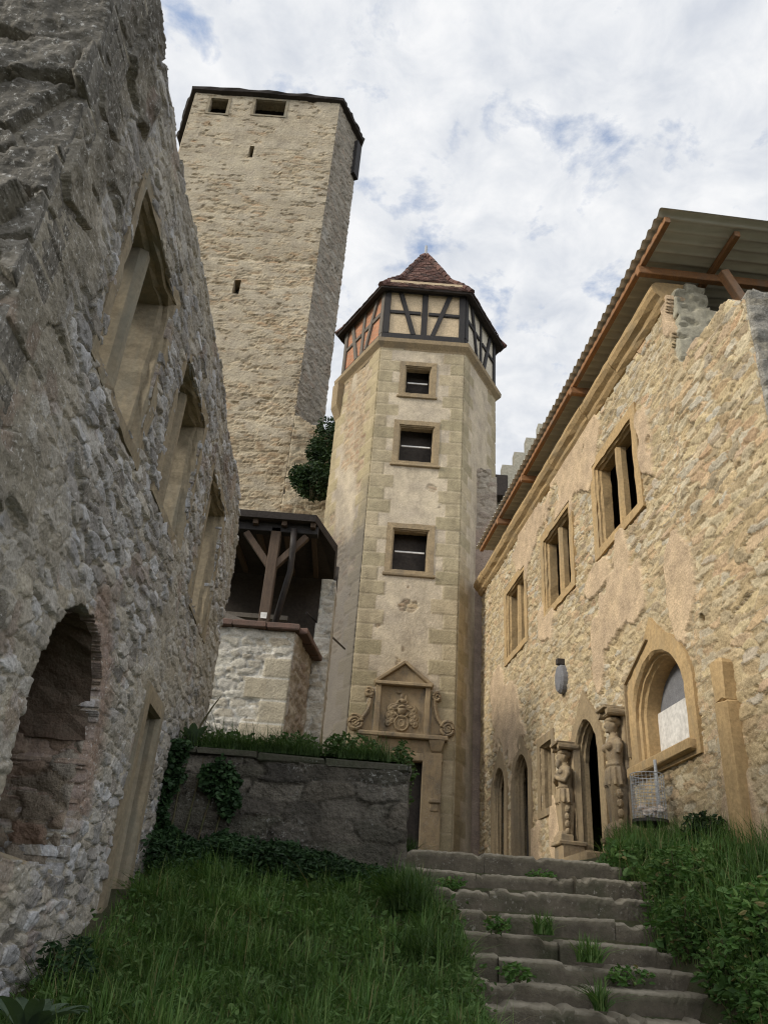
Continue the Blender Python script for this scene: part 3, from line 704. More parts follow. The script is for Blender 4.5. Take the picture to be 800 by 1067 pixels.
while tt < lens[-1] - .15:
    r_, z_ = pr_at(max(tt, 0)); r2, z2 = pr_at(min(tt + .3, lens[-1]))
    for k in range(6):
        p0 = np.array([*hexp(r_, k), z_]); p1 = np.array([*hexp(r_, k + 1), z_]); u0_ = np.array([*hexp(r2, k), z2]); u1_ = np.array([*hexp(r2, k + 1), z2])
        nt = max(1, int(np.linalg.norm(p1 - p0) / .17)); sh = (int(tt / .17) % 2) * .5
        nn = np.cross(p1 - p0, u0_ - p0); nn = nn / (np.linalg.norm(nn) + 1e-9)
        for j in range(nt):
            a0 = min(1, max(0, (j + .04) / nt)); a1 = min(1, (j + .96) / nt)
            lift = .03 + .02 * random.random(); dz = random.uniform(-.035, .02)
            q0 = p0 + (p1 - p0) * a0; q1 = p0 + (p1 - p0) * a1; w0 = u0_ + (u1_ - u0_) * a0; w1 = u0_ + (u1_ - u0_) * a1
            dn = (q0 - w0) * dz * 2; b0 = len(V)
            V += [q0 + dn + nn * lift, q1 + dn + nn * lift, w1 + nn * .008, w0 + nn * .008, q0 + dn + nn * (lift - .025), q1 + dn + nn * (lift - .025)]
            F += [[b0, b0 + 1, b0 + 2, b0 + 3], [b0 + 4, b0 + 5, b0 + 1, b0]]
    tt += .17
mk('tiles', V, F, M['tile'], roof)
q = MB()
for k in range(6):
    pts = [Vector((*hexp(r, k), z + .04)) for r, z in prof]
    for i in range(len(pts) - 1):
        n_ = max(1, int((pts[i + 1] - pts[i]).length / .33))
        for j in range(n_):
            q.tube([pts[i].lerp(pts[i + 1], j / n_), pts[i].lerp(pts[i + 1], (j + 1.1) / n_)], [.11, .085], 7)
q.build('ridge_tiles', M['tile'], roof, jit=.008)
q = MB(); q.tube([(TC[0], TC[1], 24.15), (TC[0], TC[1], 24.5), (TC[0], TC[1], 24.52), (TC[0], TC[1], 24.95)], [.13, .09, .06, .05], 10); q.build('finial', M['galv'], roof)

# ---- portal with coat of arms on the turret
px0 = -.5
def P(x, o, z): return tf.v(x - px0, o, z)
por = MB()
for x0, x1 in ((-.12, .38), (1.42, 1.9)): por.box(P((x0 + x1) / 2, .07, 3.65), ((x1 - x0) / 2, .12, 1.2), tf.ax(), .02)
por.box(P(.9, .05, 4.72), (1.02, .14, .1), tf.ax(), .02)
por.box(P(.9, .04, 4.98), (.95, .1, .16), tf.ax(), .01)
por.box(P(.9, .10, 5.2), (1.12, .2, .055), tf.ax(), .02)
for x in (.08, 1.74): por.loft([[P(x + dx, o, z) for dx, o in ((-w_, 0), (w_, 0), (w_, oo), (-w_, oo))] for z, w_, oo in ((4.8, .1, .1), (4.9, .13, .2), (5.14, .2, .29))], True, True)
for x in (.08, 1.74):
    por.box(P(x, .12, 3.7), (.14, .14, .05), tf.ax(), .02); por.box(P(x, .1, 3.55), (.11, .12, .1), tf.ax(), .03)
portal = por.build('portal', M['carve'], tur, jit=.005)
mk('doorway', [P(.3, -.3, 2), P(1.5, -.3, 2), P(1.5, -.3, 4.8), P(.3, -.3, 4.8)], [[0, 1, 2, 3]], M['dark'], portal)
def coat(S, Z):
    x = (S - .575) / .5; y = (Z - .62) / .55
    h = np.zeros(S.shape)
    def ell(cx, cy, a, b, H, pw=.5): return H * np.clip(1 - ((x - cx) / a) ** 2 - ((y - cy) / b) ** 2, 0, 1) ** pw
    def ringf(cx, cy, a, b, wd, H):
        d = np.sqrt(((x - cx) / a) ** 2 + ((y - cy) / b) ** 2); return H * np.clip(1 - ((d - 1) / wd) ** 2, 0, 1) ** .5
    h = np.maximum(h, ell(0, -.62, .33, .36, .05)); h = np.maximum(h, ringf(0, -.62, .34, .34, .14, .075)); h = np.maximum(h, ringf(0, -.62, .14, .15, .35, .065))
    h = np.maximum(h, ell(0, .02, .24, .26, .12)); h = h - ell(0, .08, .2, .05, .06, .4); h = np.maximum(h, ringf(0, -.15, .3, .2, .2, .08) * (y < -.12))
    h = np.maximum(h, ell(0, .42, .18, .13, .09)); h = np.maximum(h, ringf(0, .36, .24, .1, .25, .08))
    h = np.maximum(h, ell(-.05, .66, .1, .16, .06)); h = np.maximum(h, ell(.17, .55, .08, .2, .05)); h = np.maximum(h, ell(-.2, .82, .16, .06, .05))
    for sg in (-1, 1):
        for cx, cy, a, b in ((.42, .12, .2, .1), (.58, .02, .13, .12), (.48, -.2, .13, .1), (.66, -.3, .12, .13), (.5, -.5, .1, .12), (.68, -.62, .12, .12), (.3, .2, .12, .08)):
            h = np.maximum(h, ell(sg * cx, cy, a, b, .075)); h = np.maximum(h, ringf(sg * cx, cy, a * 1.1, b * 1.2, .3, .06))
    return h + .006 * (fbm(S * 14, Z * 14, 5) - .5), (.5 + 0 * S, 0 * S, 0 * S, 0 * S)
fp = Frame(*(tf(.77, .07, 0)[:2]), tuple(tf.d[:2]), tuple(tf.n[:2]))
shield = None
def coatf(S, Z): return coat(S, Z - 5.26)
relief('coat_of_arms', fp, 0, 1.15, 5.26, 6.5, .014, None, coatf, .1, M['carve'], portal)
b = MB()
for x in (.21, 1.48): b.box(P(x, .1, 5.88), (.065, .09, .63), tf.ax(), .015)
b.box(P(.845, .12, 6.53), (.74, .14, .05), tf.ax(), .02)
# pediment
b.loft([[P(x, o, z) for x, z in ((.2, 6.58), (1.49, 6.58), (.86, 7.08))] for o in (-.02, .07)], True, True)
for p, q_ in (((.1, 6.56), (.86, 7.14)), ((.86, 7.14), (1.6, 6.56))): b.beam(P(p[0], .1, p[1]), P(q_[0], .1, q_[1]), .18, .09, up=(0, 0, 1), ch=.015)
b.build('aedicule_frame', M['carve'], portal, jit=.004)
for sg, xb in ((-1, .1), (1, 1.6)):
    b = MB()
    pts = []
    for k in range(40):      # S-scroll: small top whorl, sweep, large foot whorl
        tq = k / 39
        pts.append((xb + sg * (.06 + .42 * tq ** 2.2), 6.25 - .85 * tq ** .8))
    b.loft([[P(x - sg * w_, o, z), P(x + sg * w_, o, z)] for (x, z), o in zip(pts, [.1] * 40) for w_ in (.07,)], closed=False)
    b.tube([P(x, .1, z) for x, z in pts], .045, 8)
    b.v += []
    for (cx, cz, r_, n_) in ((xb + sg * .12, 6.28, .12, 1.5), (xb + sg * .42, 5.48, .2, 2.2)):
        sp = [P(cx + (r_ * (1 - .8 * q_ / 44)) * math.cos(2 * math.pi * n_ * q_ / 44 + 1) * sg, .12, cz + (r_ * (1 - .8 * q_ / 44)) * math.sin(2 * math.pi * n_ * q_ / 44 + 1)) for q_ in range(45)]
        b.tube(sp, [.042 * (1 - .4 * q_ / 44) for q_ in range(45)], 7)
        b.tube([P(cx, -.02, cz), P(cx, .1, cz)], r_ * 1.02, 20)
    # web between scroll and panel
    web = [(xb, 6.3)] + pts[::3] + [(xb, 5.3)]
    b.loft([[P(x, o, z) for x, z in web] for o in (-.02, .06)], True, True)
    b.build('volute', M['carve'], portal, jit=.003)

# ================================================================== LINK WALL and far gable
lk = thing('link_wall', (3.4, 22, 2.4), 'stained pinkish plaster wall closing the corner between the turret and the long building', 'wall')
FRk2 = Frame(2.3, 22, (1, 0), (0, -1))
def link_in(S, Z): return Z < 14.0 + .25 * (fbm(S * 2, S * 0, 5) - .5) - .3 * (S > .95) + 6 * (S < -1)
def link_field(S, Z):
    h, r, g = rubble(S, Z, .36, .18, 131, .05, .05, (.04, .2), .015, .3)
    pl = ss(.4, .52, fbm(S * .9, Z * .6, 135, 4) + .2 * ss(12.2, 11, Z) - .35 * ss(11, 13, Z))
    return h * (1 - pl) + .04 * pl, (r, g, pl, 0 * S)
relief('masonry', FRk2, 0, 1.12, 1.9, 14.4, .035, link_in, link_field, .6, M['link'], lk)
gab = thing('gabled_house', (8, 31, 3), 'far house with a pale crow-stepped gable rising behind the corrugated roof', 'house')
b = MB()
gx = [4.35, 4.9, 5.42, 5.95, 6.5, 7.05, 7.6]; gz = [18.75, 19.4, 20.1, 20.9, 21.7, 22.5, 23.2]
out = [(4.35, 2.5)]
for i in range(7):
    out += [(gx[i], gz[i]), (gx[i + 1] if i < 6 else 8.2, gz[i])]
mir = [(16.4 - x, z) for x, z in out[::-1]]
poly = out + mir
b.loft([[Vector((x, y_, z)) for x, z in poly] for y_ in (30, 30.5)], True, True); b.build('stepped_gable', M['gable'], gab)
b = MB(); b.loft([[Vector((x, y_, z)) for x, z in ((4.5, 18.1), (8.2, 22.2), (11.9, 18.1))] for y_ in (30.55, 40)], True, True); b.build('roof', M['tiled'], gab)
b = MB(); b.box((4.72, 29.6, 17.95), (.3, .3, .5), None, .02); b.build('slate_dormer', M['tiled'], gab)

# ================================================================== ANNEX and timber gallery
ann = thing('stone_annex', (-2.2, 16, 2.4), 'low pale rubble annex with reddish coping slabs, under the timber gallery', 'annex')
ap = Frame(-4.6, 15, (1, 0), (0, -1))
def ann_field(S, Z):
    h, r, g = rubble(S, Z, .34, .15, 151, .05, .05, (.03, .2), .015, .3)
    q = (S > 2.3 + .3 * (np.floor(Z / .42) % 2)) * 1. * (Z < 5.0); cz = np.floor(Z / .42); fz = Z / .42 - cz
    q = np.maximum(q, (np.floor(Z / .42) % 3 == 1) * (S > 1.6) * (vn(np.floor(S / .9) + .5, cz + .5, 7) > .5) * (Z < 4.9))
    j = ss(.03, .01, np.minimum(fz, 1 - fz) * .42) * q
    h = h * (1 - q) + (.05 - .02 * j + .01 * (fbm(S * 8, Z * 8, 6) - .5)) * q
    return h, (r * (1 - q) + q * _h(cz, np.floor(S / .9), 3), g * (1 - q) + j * q, 0 * S, q)
M['annex_q'] = M['annex']
relief('front_face', ap, 0, 3.1, 2, 5.55, .03, None, ann_field, .02, M['annex'], ann, segs=1)
d_ = np.array([.28, 1.9]); d_ = d_ / np.hypot(*d_)
ap2 = Frame(-1.5, 15, tuple(d_), (d_[1], -d_[0]))
relief('side_face', ap2, 0, 1.9, 2, 5.55, .04, None, ann_field, .02, M['link'], ann, segs=1)
for k in range(5):
    b = MB(); x0 = -4.6 + k * .64; b.box((x0 + .31, 15.05, 5.61), (.31, .22, .055), None, .015); b.build('coping_slab', M['coping'] if 'coping' in M else plain_mat('red_coping', (.15, .09, .07), (.095, .07, .058), 5), ann, jit=.006)
    M['coping'] = bpy.data.materials['red_coping']
for k in range(3):
    b = MB(); p = ap2.v(.35 + .62 * k, 0.02, 5.61); b.box(p, (.3, .2, .055), ap2.ax(), .015); b.build('coping_slab', M['coping'], ann, jit=.006)
gal = thing('timber_gallery', (-2.4, 16, 5.6), 'open dark timber gallery with a braced post and lean-to roof above the pale annex', 'gallery')
b = MB(); b.beam((-2.14, 15.05, 5.66), (-2.14, 15.05, 7.75), .2, .2, up=(0, 1, 0), ch=.015); post = b.build('post', M['oldwood'], gal)
for p0, p1 in (((-2.14, 15.05, 6.85), (-2.75, 15.05, 7.62)), ((-2.14, 15.05, 6.85), (-1.52, 15.05, 7.62))):
    b = MB(); b.beam(p0, p1, .13, .13, up=(0, 1, 0), ch=.01); b.build('brace', M['oldwood'], gal)
b = MB(); b.beam((-4.6, 15.05, 7.75), (-1.3, 15.05, 7.75), .2, .2, ch=.01); b.build('wall_plate', M['timber'], gal)
b = MB(); b.beam((-4.6, 16.9, 6.55), (-1.9, 16.9, 6.55), .1, .1); b.beam((-4.6, 16.6, 6.1), (-1.9, 16.6, 6.1), .08, .08); b.build('rail', M['greywood'], gal)
b = MB(); b.beam((-4.4, 15.3, 6.3), (-2.3, 15.3, 5.7), .1, .12); b.build('leaning_board', M['greywood'], gal)
b = MB(); b.loft([[Vector(p) for p in l] for l in ([(-4.8, 14.72, 7.82), (-1.36, 14.72, 7.82), (-.98, 16.2, 7.9), (-1.1, 18.6, 8.3), (-4.8, 18.6, 8.3)], [(-4.8, 14.68, 7.95), (-1.34, 14.68, 7.95), (-.94, 16.2, 8.05), (-1.06, 18.6, 8.5), (-4.8, 18.6, 8.5)])], True, True)
b.build('roof', M['tiled'], gal)
b = MB()
for k in range(6): b.beam((-4.3 + k * .58, 14.8, 7.78), (-4.3 + k * .56, 18.2, 8.2), .1, .1)
b.build('rafters', M['oldwood'], gal)
b = MB(); b.tube([(-1.78, 14.9, 7.7), (-1.76, 14.92, 7.3), (-1.78, 15.2, 6.9), (-1.98, 15.35, 5.7)], .065, 10); b.build('downpipe', M['iron'], gal, smooth=True)
b = MB(); b.box((-3, 18.7, 6.5), (2.0, .05, 2.2)); b.build('back_boarding', M['dark'], gal)
b = MB(); b.box((-2.14, 14.93, 5.82), (.06, .01, .06)); b.build('white_notice', M['panel'], gal)
wj = thing('rubble_pier', (-1.05, 17, 2.4), 'narrow rubble pier beside the gallery opening, next to the turret', 'pier')
jp = Frame(-1.3, 16.6, (1, 0), (0, -1))
relief('masonry', jp, 0, .38, 2, 7.4, .035, lambda S, Z: S > .1 * (vn(Z * 3, Z * 0, 4)), lambda S, Z: ann_field(S * 1., Z + 10), .9, M['annex'], wj)
tie = thing('iron_tie_rod', (-1.2, 16.6, 6.4), 'thin iron tie rod sticking out of the turret flank by the gallery', 'tie rod')
b = MB(); b.tube([(-1.45, 16.2, 6.45), (-.75, 20.8, 7.35)], .025, 8); b.build('rod', M['iron'], tie)

# ================================================================== RIGHT BUILDING
pal = thing('long_building', (rx(14), 14, 1.8), 'long tan rubble building with mullioned windows and arched doorways under a corrugated roof', 'building')
RW = [(11.32, 12.97), (14.42, 16.03), (17.5, 19.0)]
RZ = (6.78, 8.44)
def arch_poly(y0, y1, z0, zsp, zap, g=0., n=12, pw=2.0, pointed=0.):
    """arched outline (s,z), grown outward by g"""
    c = (y0 + y1) / 2; w = (y1 - y0) / 2 + g; out = [(c - w, z0 - g * .9), (c - w, (z0 + zsp) / 2)]
    H = zap + g - zsp
    for k in range(2 * n + 1):
        th = math.pi * (1 - k / (2 * n))
        x = math.cos(th); s_ = max(0, 1 - abs(x) ** pw) ** (1 / pw) if pw != 2 else math.sin(th)
        s_ = s_ + pointed * (1 - abs(x)) * .25 * (1 if pointed else 0)
        out.append((c + w * x, zsp + H * s_ / (1 + .25 * pointed)))
    out += [(c + w, (z0 + zsp) / 2), (c + w, z0 - g * .9)]
    return [(sR(a), b) for a, b in out]
ARCH = {  # y0, y1, z0, spring, apex, pointed
    'door_near': (13.55, 14.68, 1.6, 3.35, 4.05, .5), 'door_mid': (17.4, 18.45, 2.1, 3.75, 4.28, .5), 'door_far': (19.2, 20.15, 2.3, 3.85, 4.36, .5),
    'bigwin': (10.45, 12.12, 2.86, 3.5, 4.3, .35)}
SW = (15.92, 16.62, 2.92, 4.14)
yE, yB = 7.88, 9.68
def right_in(S, Z):
    y = S * math.cos(a6)
    top = np.where(y < yB + .05 * np.sin(Z * 9), 8.2 + .08 * (fbm(y * 4, y * 0, 6) - .5) * 2 - .32 * ss(8.25, 7.9, y), 9.62)
    k = (Z < top) & (y > yE)
    for a, b in RW: k &= ~((y > a - .1) & (y < b + .1) & (Z > RZ[0] - .08) & (Z < RZ[1] + .1))
    for n_, q in ARCH.items(): k &= ~inpoly(S, Z, arch_poly(*q[:5], g=.12, pointed=q[5]))
    k &= ~((y > SW[0]) & (y < SW[1]) & (Z > SW[2]) & (Z < SW[3]))
    return k
def right_field(S, Z):
    h, r, g = rubble(S, Z, .25, .10, 201, .034, .045, (.035, .14), .012, .36)
    hb, rb_, gb = rubble(S, Z, .34, .125, 207, .04, .045, (.025, .11), .013, .34)
    big = ss(10.3, 9.8, S + .6 * (fbm(Z, Z * 0, 3) - .5))
    h = h * (1 - big) + hb * big; r = r * (1 - big) + rb_ * big; g = g * (1 - big) + gb * big
    n1 = fbm(S * .75, Z * .55, 211, 5)
    pl = ss(.615, .63, n1)
    # the big peach patch beside the arched window and a few scraps
    def patch(s, z, a, b): return ss(1.06, .99, np.sqrt(((S - s) / a) ** 2 + ((Z - z) / b) ** 2) + .9 * (fbm(S * 2.3, Z * 2.3, 219, 4) - .5))
    for p in ((10.35, 5.0, .42, .75), (12.2, 5.9, .25, .8), (13.4, 5.0, .3, .6), (16.0, 2.5, .25, .5), (13.2, 6.3, .6, .25)): pl = np.maximum(pl, patch(*p))
    fl = ss(.46, .62, fbm(S * .6 + 9, Z * .6, 223, 4)) * .55
    h = h * (1 - .5 * fl) + .02 * fl; g = np.maximum(g, fl * .7)
    h = h * (1 - pl) + (.062 + .012 * (fbm(S * 3, Z * 3, 229, 4) - .5)) * pl
    h = h - .18 * ss(.09, .05, np.sqrt((S - 9.93) ** 2 + (Z - 4.25) ** 2))      # small hole
    return h, (r, g, pl, 0 * S)
relief('wall', FRr, sR(yE) - .02, sR(21.6), 1.0, 9.8, .0195, right_in, right_field, .25, M['right'], pal)
# return of the near end, facing the camera
p0 = FRr(sR(yE), 0, 0)
FRq = Frame(p0[0] + .03, p0[1] - .05, (math.cos(a6), math.sin(a6)), (math.sin(a6), -math.cos(a6)))
def endr(S, Z):
    h, r, g = rubble(S, Z, .42, .15, 241, .04, .05, (.02, .1), .025, .25); return h, (r, g, 0 * S, 0 * S)
relief('end_wall', FRq, 0.0, 4.2, 0, 8.15, .04, lambda S, Z: Z < 8.05 + .15 * (fbm(S * 2, S * 0, 3) - .5), endr, .3, M['endgrey'], pal)
# rendered end of the higher wall
p1 = FRr(sR(yB), -.02, 0)
FRt = Frame(p1[0], p1[1] - .09, (math.cos(a6), math.sin(a6)), (math.sin(a6), -math.cos(a6)))
def rend(S, Z): return .05 * (fbm(S * 2.5, Z * 2.5, 251, 4) - .5) * 2 - .06 * ss(.62, .68, fbm(S * 4, Z * 9, 255, 3)), (.5 + 0 * S, 0 * S, 1 + 0 * S, 0 * S)
relief('broken_end', FRt, -.04, .9, 8.0, 10.1, .03, lambda S, Z: (S > .02 + .16 * (fbm(Z * 3.2, Z * 0, 77, 3) - .4)) & (Z < .12 * (fbm(S * 6, S * 0, 78, 3) - .5) + 9.72 + .2 * ((S > .25) & (S < .6)) - .3 * (S > .6) - .25 * (S > .78)), rend, .4, M['render'], pal)
# interior: dark rooms behind the wall
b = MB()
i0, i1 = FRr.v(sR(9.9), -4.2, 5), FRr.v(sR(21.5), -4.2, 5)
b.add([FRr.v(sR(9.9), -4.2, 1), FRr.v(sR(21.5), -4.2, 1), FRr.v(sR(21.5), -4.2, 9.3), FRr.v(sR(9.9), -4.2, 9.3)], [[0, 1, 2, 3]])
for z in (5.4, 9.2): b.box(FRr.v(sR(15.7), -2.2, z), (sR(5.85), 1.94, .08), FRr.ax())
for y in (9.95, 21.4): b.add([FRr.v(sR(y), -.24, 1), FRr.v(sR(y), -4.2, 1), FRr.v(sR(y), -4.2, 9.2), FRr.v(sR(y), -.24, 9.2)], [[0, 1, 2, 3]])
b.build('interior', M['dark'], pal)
for k, (a, c) in enumerate(RW):
    window(FRr, sR(a), sR(c), RZ[0], RZ[1], .2, M['sand'], pal, depth=.24, proud=.05, mset=.03, mdep=.16, sets=((0, .03), (.03, .05), (.03, .09), (.055, .12)), jit=.005)
def archway(key, wid, parent, m, name, depth=.22, rings=5, jit=.004, k_=1.):
    y0, y1, z0, zs, za, pt = ARCH[key]
    prof_ = [(wid, -.06), (wid, .06), (.0, .06), (-.03 * k_, .02), (-.03 * k_, -.03), (-.07 * k_, -.045), (-.07 * k_, -.09), (-.1 * k_, -.12), (-.1 * k_, -depth)]
    b = MB(); L_ = []
    for g, o in prof_:
        pl = arch_poly(y0, y1, z0, zs, za, g, pointed=pt)
        if g == wid:    # outer edge runs up to an ogee point
            c = sR((y0 + y1) / 2); pl = [(s, z + .28 * max(0, 1 - abs(s - c) / .45) ** 1.5) for s, z in pl]
        L_.append([FRr.v(s, o, z) for s, z in pl])
    b.loft(L_); return b.build(name, m, parent, jit=jit)
dn = archway('door_near', .24, pal, M['sandd'], 'door_surround', depth=.19, k_=.8)
dm = archway('door_mid', .2, pal, M['sandd'], 'door_surround', depth=.16, k_=.5)
df = archway('door_far', .2, pal, M['sandd'], 'door_surround', depth=.13, k_=.4)
bw = archway('bigwin', .25, pal, M['sand'], 'arched_window_surround', depth=.36)
for key, par, mm, off in (('door_near', dn, 'blue', 1.3), ('door_mid', dm, 'dark', .75), ('door_far', df, 'dark', .75)):
    y0, y1, z0, zs, za, pt = ARCH[key]; pl = arch_poly(y0, y1, z0, zs, za, .1, pointed=pt)
    b = MB(); b.loft([[FRr.v(s, o, z) for s, z in pl] for o in (-off, -off - .06)], True, True); b.build('door_leaf', M[mm], par)
# white board closing the lower part of the arched window, dark above
y0, y1, z0, zs, za, pt = ARCH['bigwin']
b = MB(); b.box(FRr.v(sR((y0 + y1) / 2), -.31, 3.2), (sR(.8), .015, .42), FRr.ax()); b.build('white_board', M['panel'], bw)
b = MB(); b.box(FRr.v(sR((y0 + y1) / 2), -.35, 3.6), (sR(.9), .015, .9), FRr.ax()); b.build('grey_backing', M['slate'], bw)
b = MB()   # label moulding over the arch (dark hood lines)
cb0 = sR((y0 + y1) / 2)
b.beam(FRr.v(sR(y1) + .13, .075, 3.0), FRr.v(sR(y1) + .13, .075, 4.1), .03, .05, up=tuple(FRr.n)); b.beam(FRr.v(sR(y1) + .13, .075, 4.1), FRr.v(cb0 + .1, .075, 4.52), .03, .05, up=tuple(FRr.n)); b.build('label_mould', M['sandd'], bw)
b = MB(); b.box(FRr.v(cb0, .05, 2.76), (sR(.98), .1, .075), FRr.ax(), .02); b.build('sill', M['sand'], bw, jit=.004)
b = MB(); y0, y1, z0, zs, za, pt = ARCH['door_near']; b.box(FRr.v(sR((y0 + y1) / 2), .1, 1.72), (sR(.72), .3, .12), FRr.ax(), .02); b.build('threshold', M['sandd'], dn, jit=.008)
w = window(FRr, sR(SW[0]), sR(SW[1]), SW[2], SW[3], .17, M['sandd'], pal, depth=.6, proud=.05, mull=False, sets=((0, .03), (.04, .08), (.04, .15), (.07, .2)), name='small_window')
b = MB(); b.box(FRr.v(sR(16.27), -.5, 3.5), (.4, .02, .65), FRr.ax()); b.build('backing', M['dark'], w)
# moulded stone cornice at the eaves
cp = [(-.05, 9.50), (.04, 9.52), (.10, 9.58), (.12, 9.64), (.20, 9.70), (.25, 9.78), (.25, 9.86), (.19, 9.92), (.05, 9.95), (-.3, 9.96)]
y = yB
k = 0
while y < 21.6:
    L_ = min(random.uniform(1.3, 2.1), 21.7 - y); b = MB()
    jo = random.uniform(-.012, .012)
    b.loft([[FRr.v(sR(yy), o + jo, z + jo) for o, z in cp] for yy in np.linspace(y + .008, y + L_ - .008, 8)], True, True, closed=False)
    b.build('cornice_stone', M['sand'], pal, jit=.005); y += L_
# corrugated canopy
EO = .56; EZ = 10.26; TILT = .06
canz = lambda o: EZ + (EO - o) * TILT
y0c, y1c = 8.55, 20.2
ns = int((y1c - y0c) / .025); no = 12
S_, O_ = np.meshgrid(np.linspace(sR(y0c), sR(y1c), ns), np.linspace(EO, -5.2, no))
Zc = canz(O_) + .032 * np.sin(S_ / .21 * 2 * math.pi) + .02 * (fbm(S_ * .7, O_ * .7, 12) - .5)
Vc = FRr(S_, O_ + .03 * (_h(np.floor(S_ / .84), np.floor(S_ / .84) * 0, 3) - .5) * (O_ > .9), Zc).reshape(-1, 3); i = np.arange(ns * no).reshape(no, ns)
Fc = np.stack([i[:-1, :-1], i[:-1, 1:], i[1:, 1:], i[1:, :-1]], -1).reshape(-1, 4)
Fall = np.concatenate([Fc, Fc[:, ::-1] + ns * no]); Vall = np.concatenate([Vc, Vc + np.array([0, 0, .006])])
can = mk('corrugated_roof', Vall, Fall, M['corr'], pal, smooth=True)
for o in (.42, -.75, -2.3, -3.9):
    b = MB(); b.beam(FRr.v(sR(y0c + .12 + .1 * (o < 0)), o, canz(o) - .1), FRr.v(sR(y1c - .1), o, canz(o) - .09), .09, .11, ch=.008); b.build('purlin', M['orange'], can)
for y in (9.62, 12.8, 16.1, 18.2):
    b = MB(); b.beam(FRr.v(sR(y), .5, canz(.5) - .225), FRr.v(sR(y), -4.8, canz(-4.8) - .225), .11, .15, ch=.01); b.build('cross_beam', M['orange'], can)
b = MB(); b.beam(FRr.v(sR(9.3), -.75, 9.95), FRr.v(sR(9.3), -1.5, 8.2), .14, .14, ch=.01); b.build('strut', M['orange'], can)

# ---- free elements in front of the right wall
ps = thing('stone_jamb', (rx(9.4) - .1, 9.45, 1.5), 'upright broken sandstone jamb standing against the rubble wall at the right edge', 'stone post')
b = MB()
for z0_, z1_, dx, w_ in ((1.2, 3.02, .0, .125), (3.023, 3.53, .012, .115)):
    b.box(FRr.v(sR(9.4) + dx, .06, (z0_ + z1_) / 2), (w_, .13, (z1_ - z0_) / 2), FRr.ax(), .03)
b.build('block', M['sand'], ps, jit=.012)
pq = thing('wall_plaque', tuple(FRr.v(sR(15.1), 0, 5.15)), 'small grey oval plaque fixed high on the tan wall above the small window', 'plaque')
b = MB(); b.loft([[FRr.v(sR(15.1) + .19 * r_ * math.cos(q_ / 20 * 2 * math.pi), o, 5.06 + .28 * r_ * math.sin(q_ / 20 * 2 * math.pi)) for q_ in range(20)] for r_, o in ((1, -.02), (1, .1), (.85, .15), (.4, .17))], True, True); b.build('plaque_body', M['slate'], pq)
b = MB(); b.box(FRr.v(sR(15.1) - .0, .06, 5.4), (.05, .1, .06), FRr.ax(), .01); b.build('bracket', M['iron'], pq)

def ellips(b, c, rx_, ry_, rz_, axm, n=14, m=10):
    c = Vector(c); X, Y, Z = axm; loops = []
    for i in range(m + 1):
        th = math.pi * (i + .001) / (m + .002)
        loops.append([c + X * (rx_ * math.sin(th) * math.cos(2 * math.pi * k / n)) + Y * (ry_ * math.sin(th) * math.sin(2 * math.pi * k / n)) + Z * (-rz_ * math.cos(th)) for k in range(n)])
    b.loft(loops, True, True)
def fuse(b, name, m, parent, vox=.011, sm=2):
    """one continuous surface out of overlapping volumes"""
    o = b.build(name, m, parent)
    md = o.modifiers.new('r', 'REMESH'); md.mode = 'VOXEL'; md.voxel_size = vox
    s_ = o.modifiers.new('s', 'SMOOTH'); s_.factor = .5; s_.iterations = sm
    dg = bpy.context.evaluated_depsgraph_get(); me = bpy.data.meshes.new_from_object(o.evaluated_get(dg))
    o.modifiers.clear(); old = o.data; o.data = me; bpy.data.meshes.remove(old)
    for p in o.data.polygons: p.use_smooth = True
    if not me.materials: me.materials.append(m)
    return o
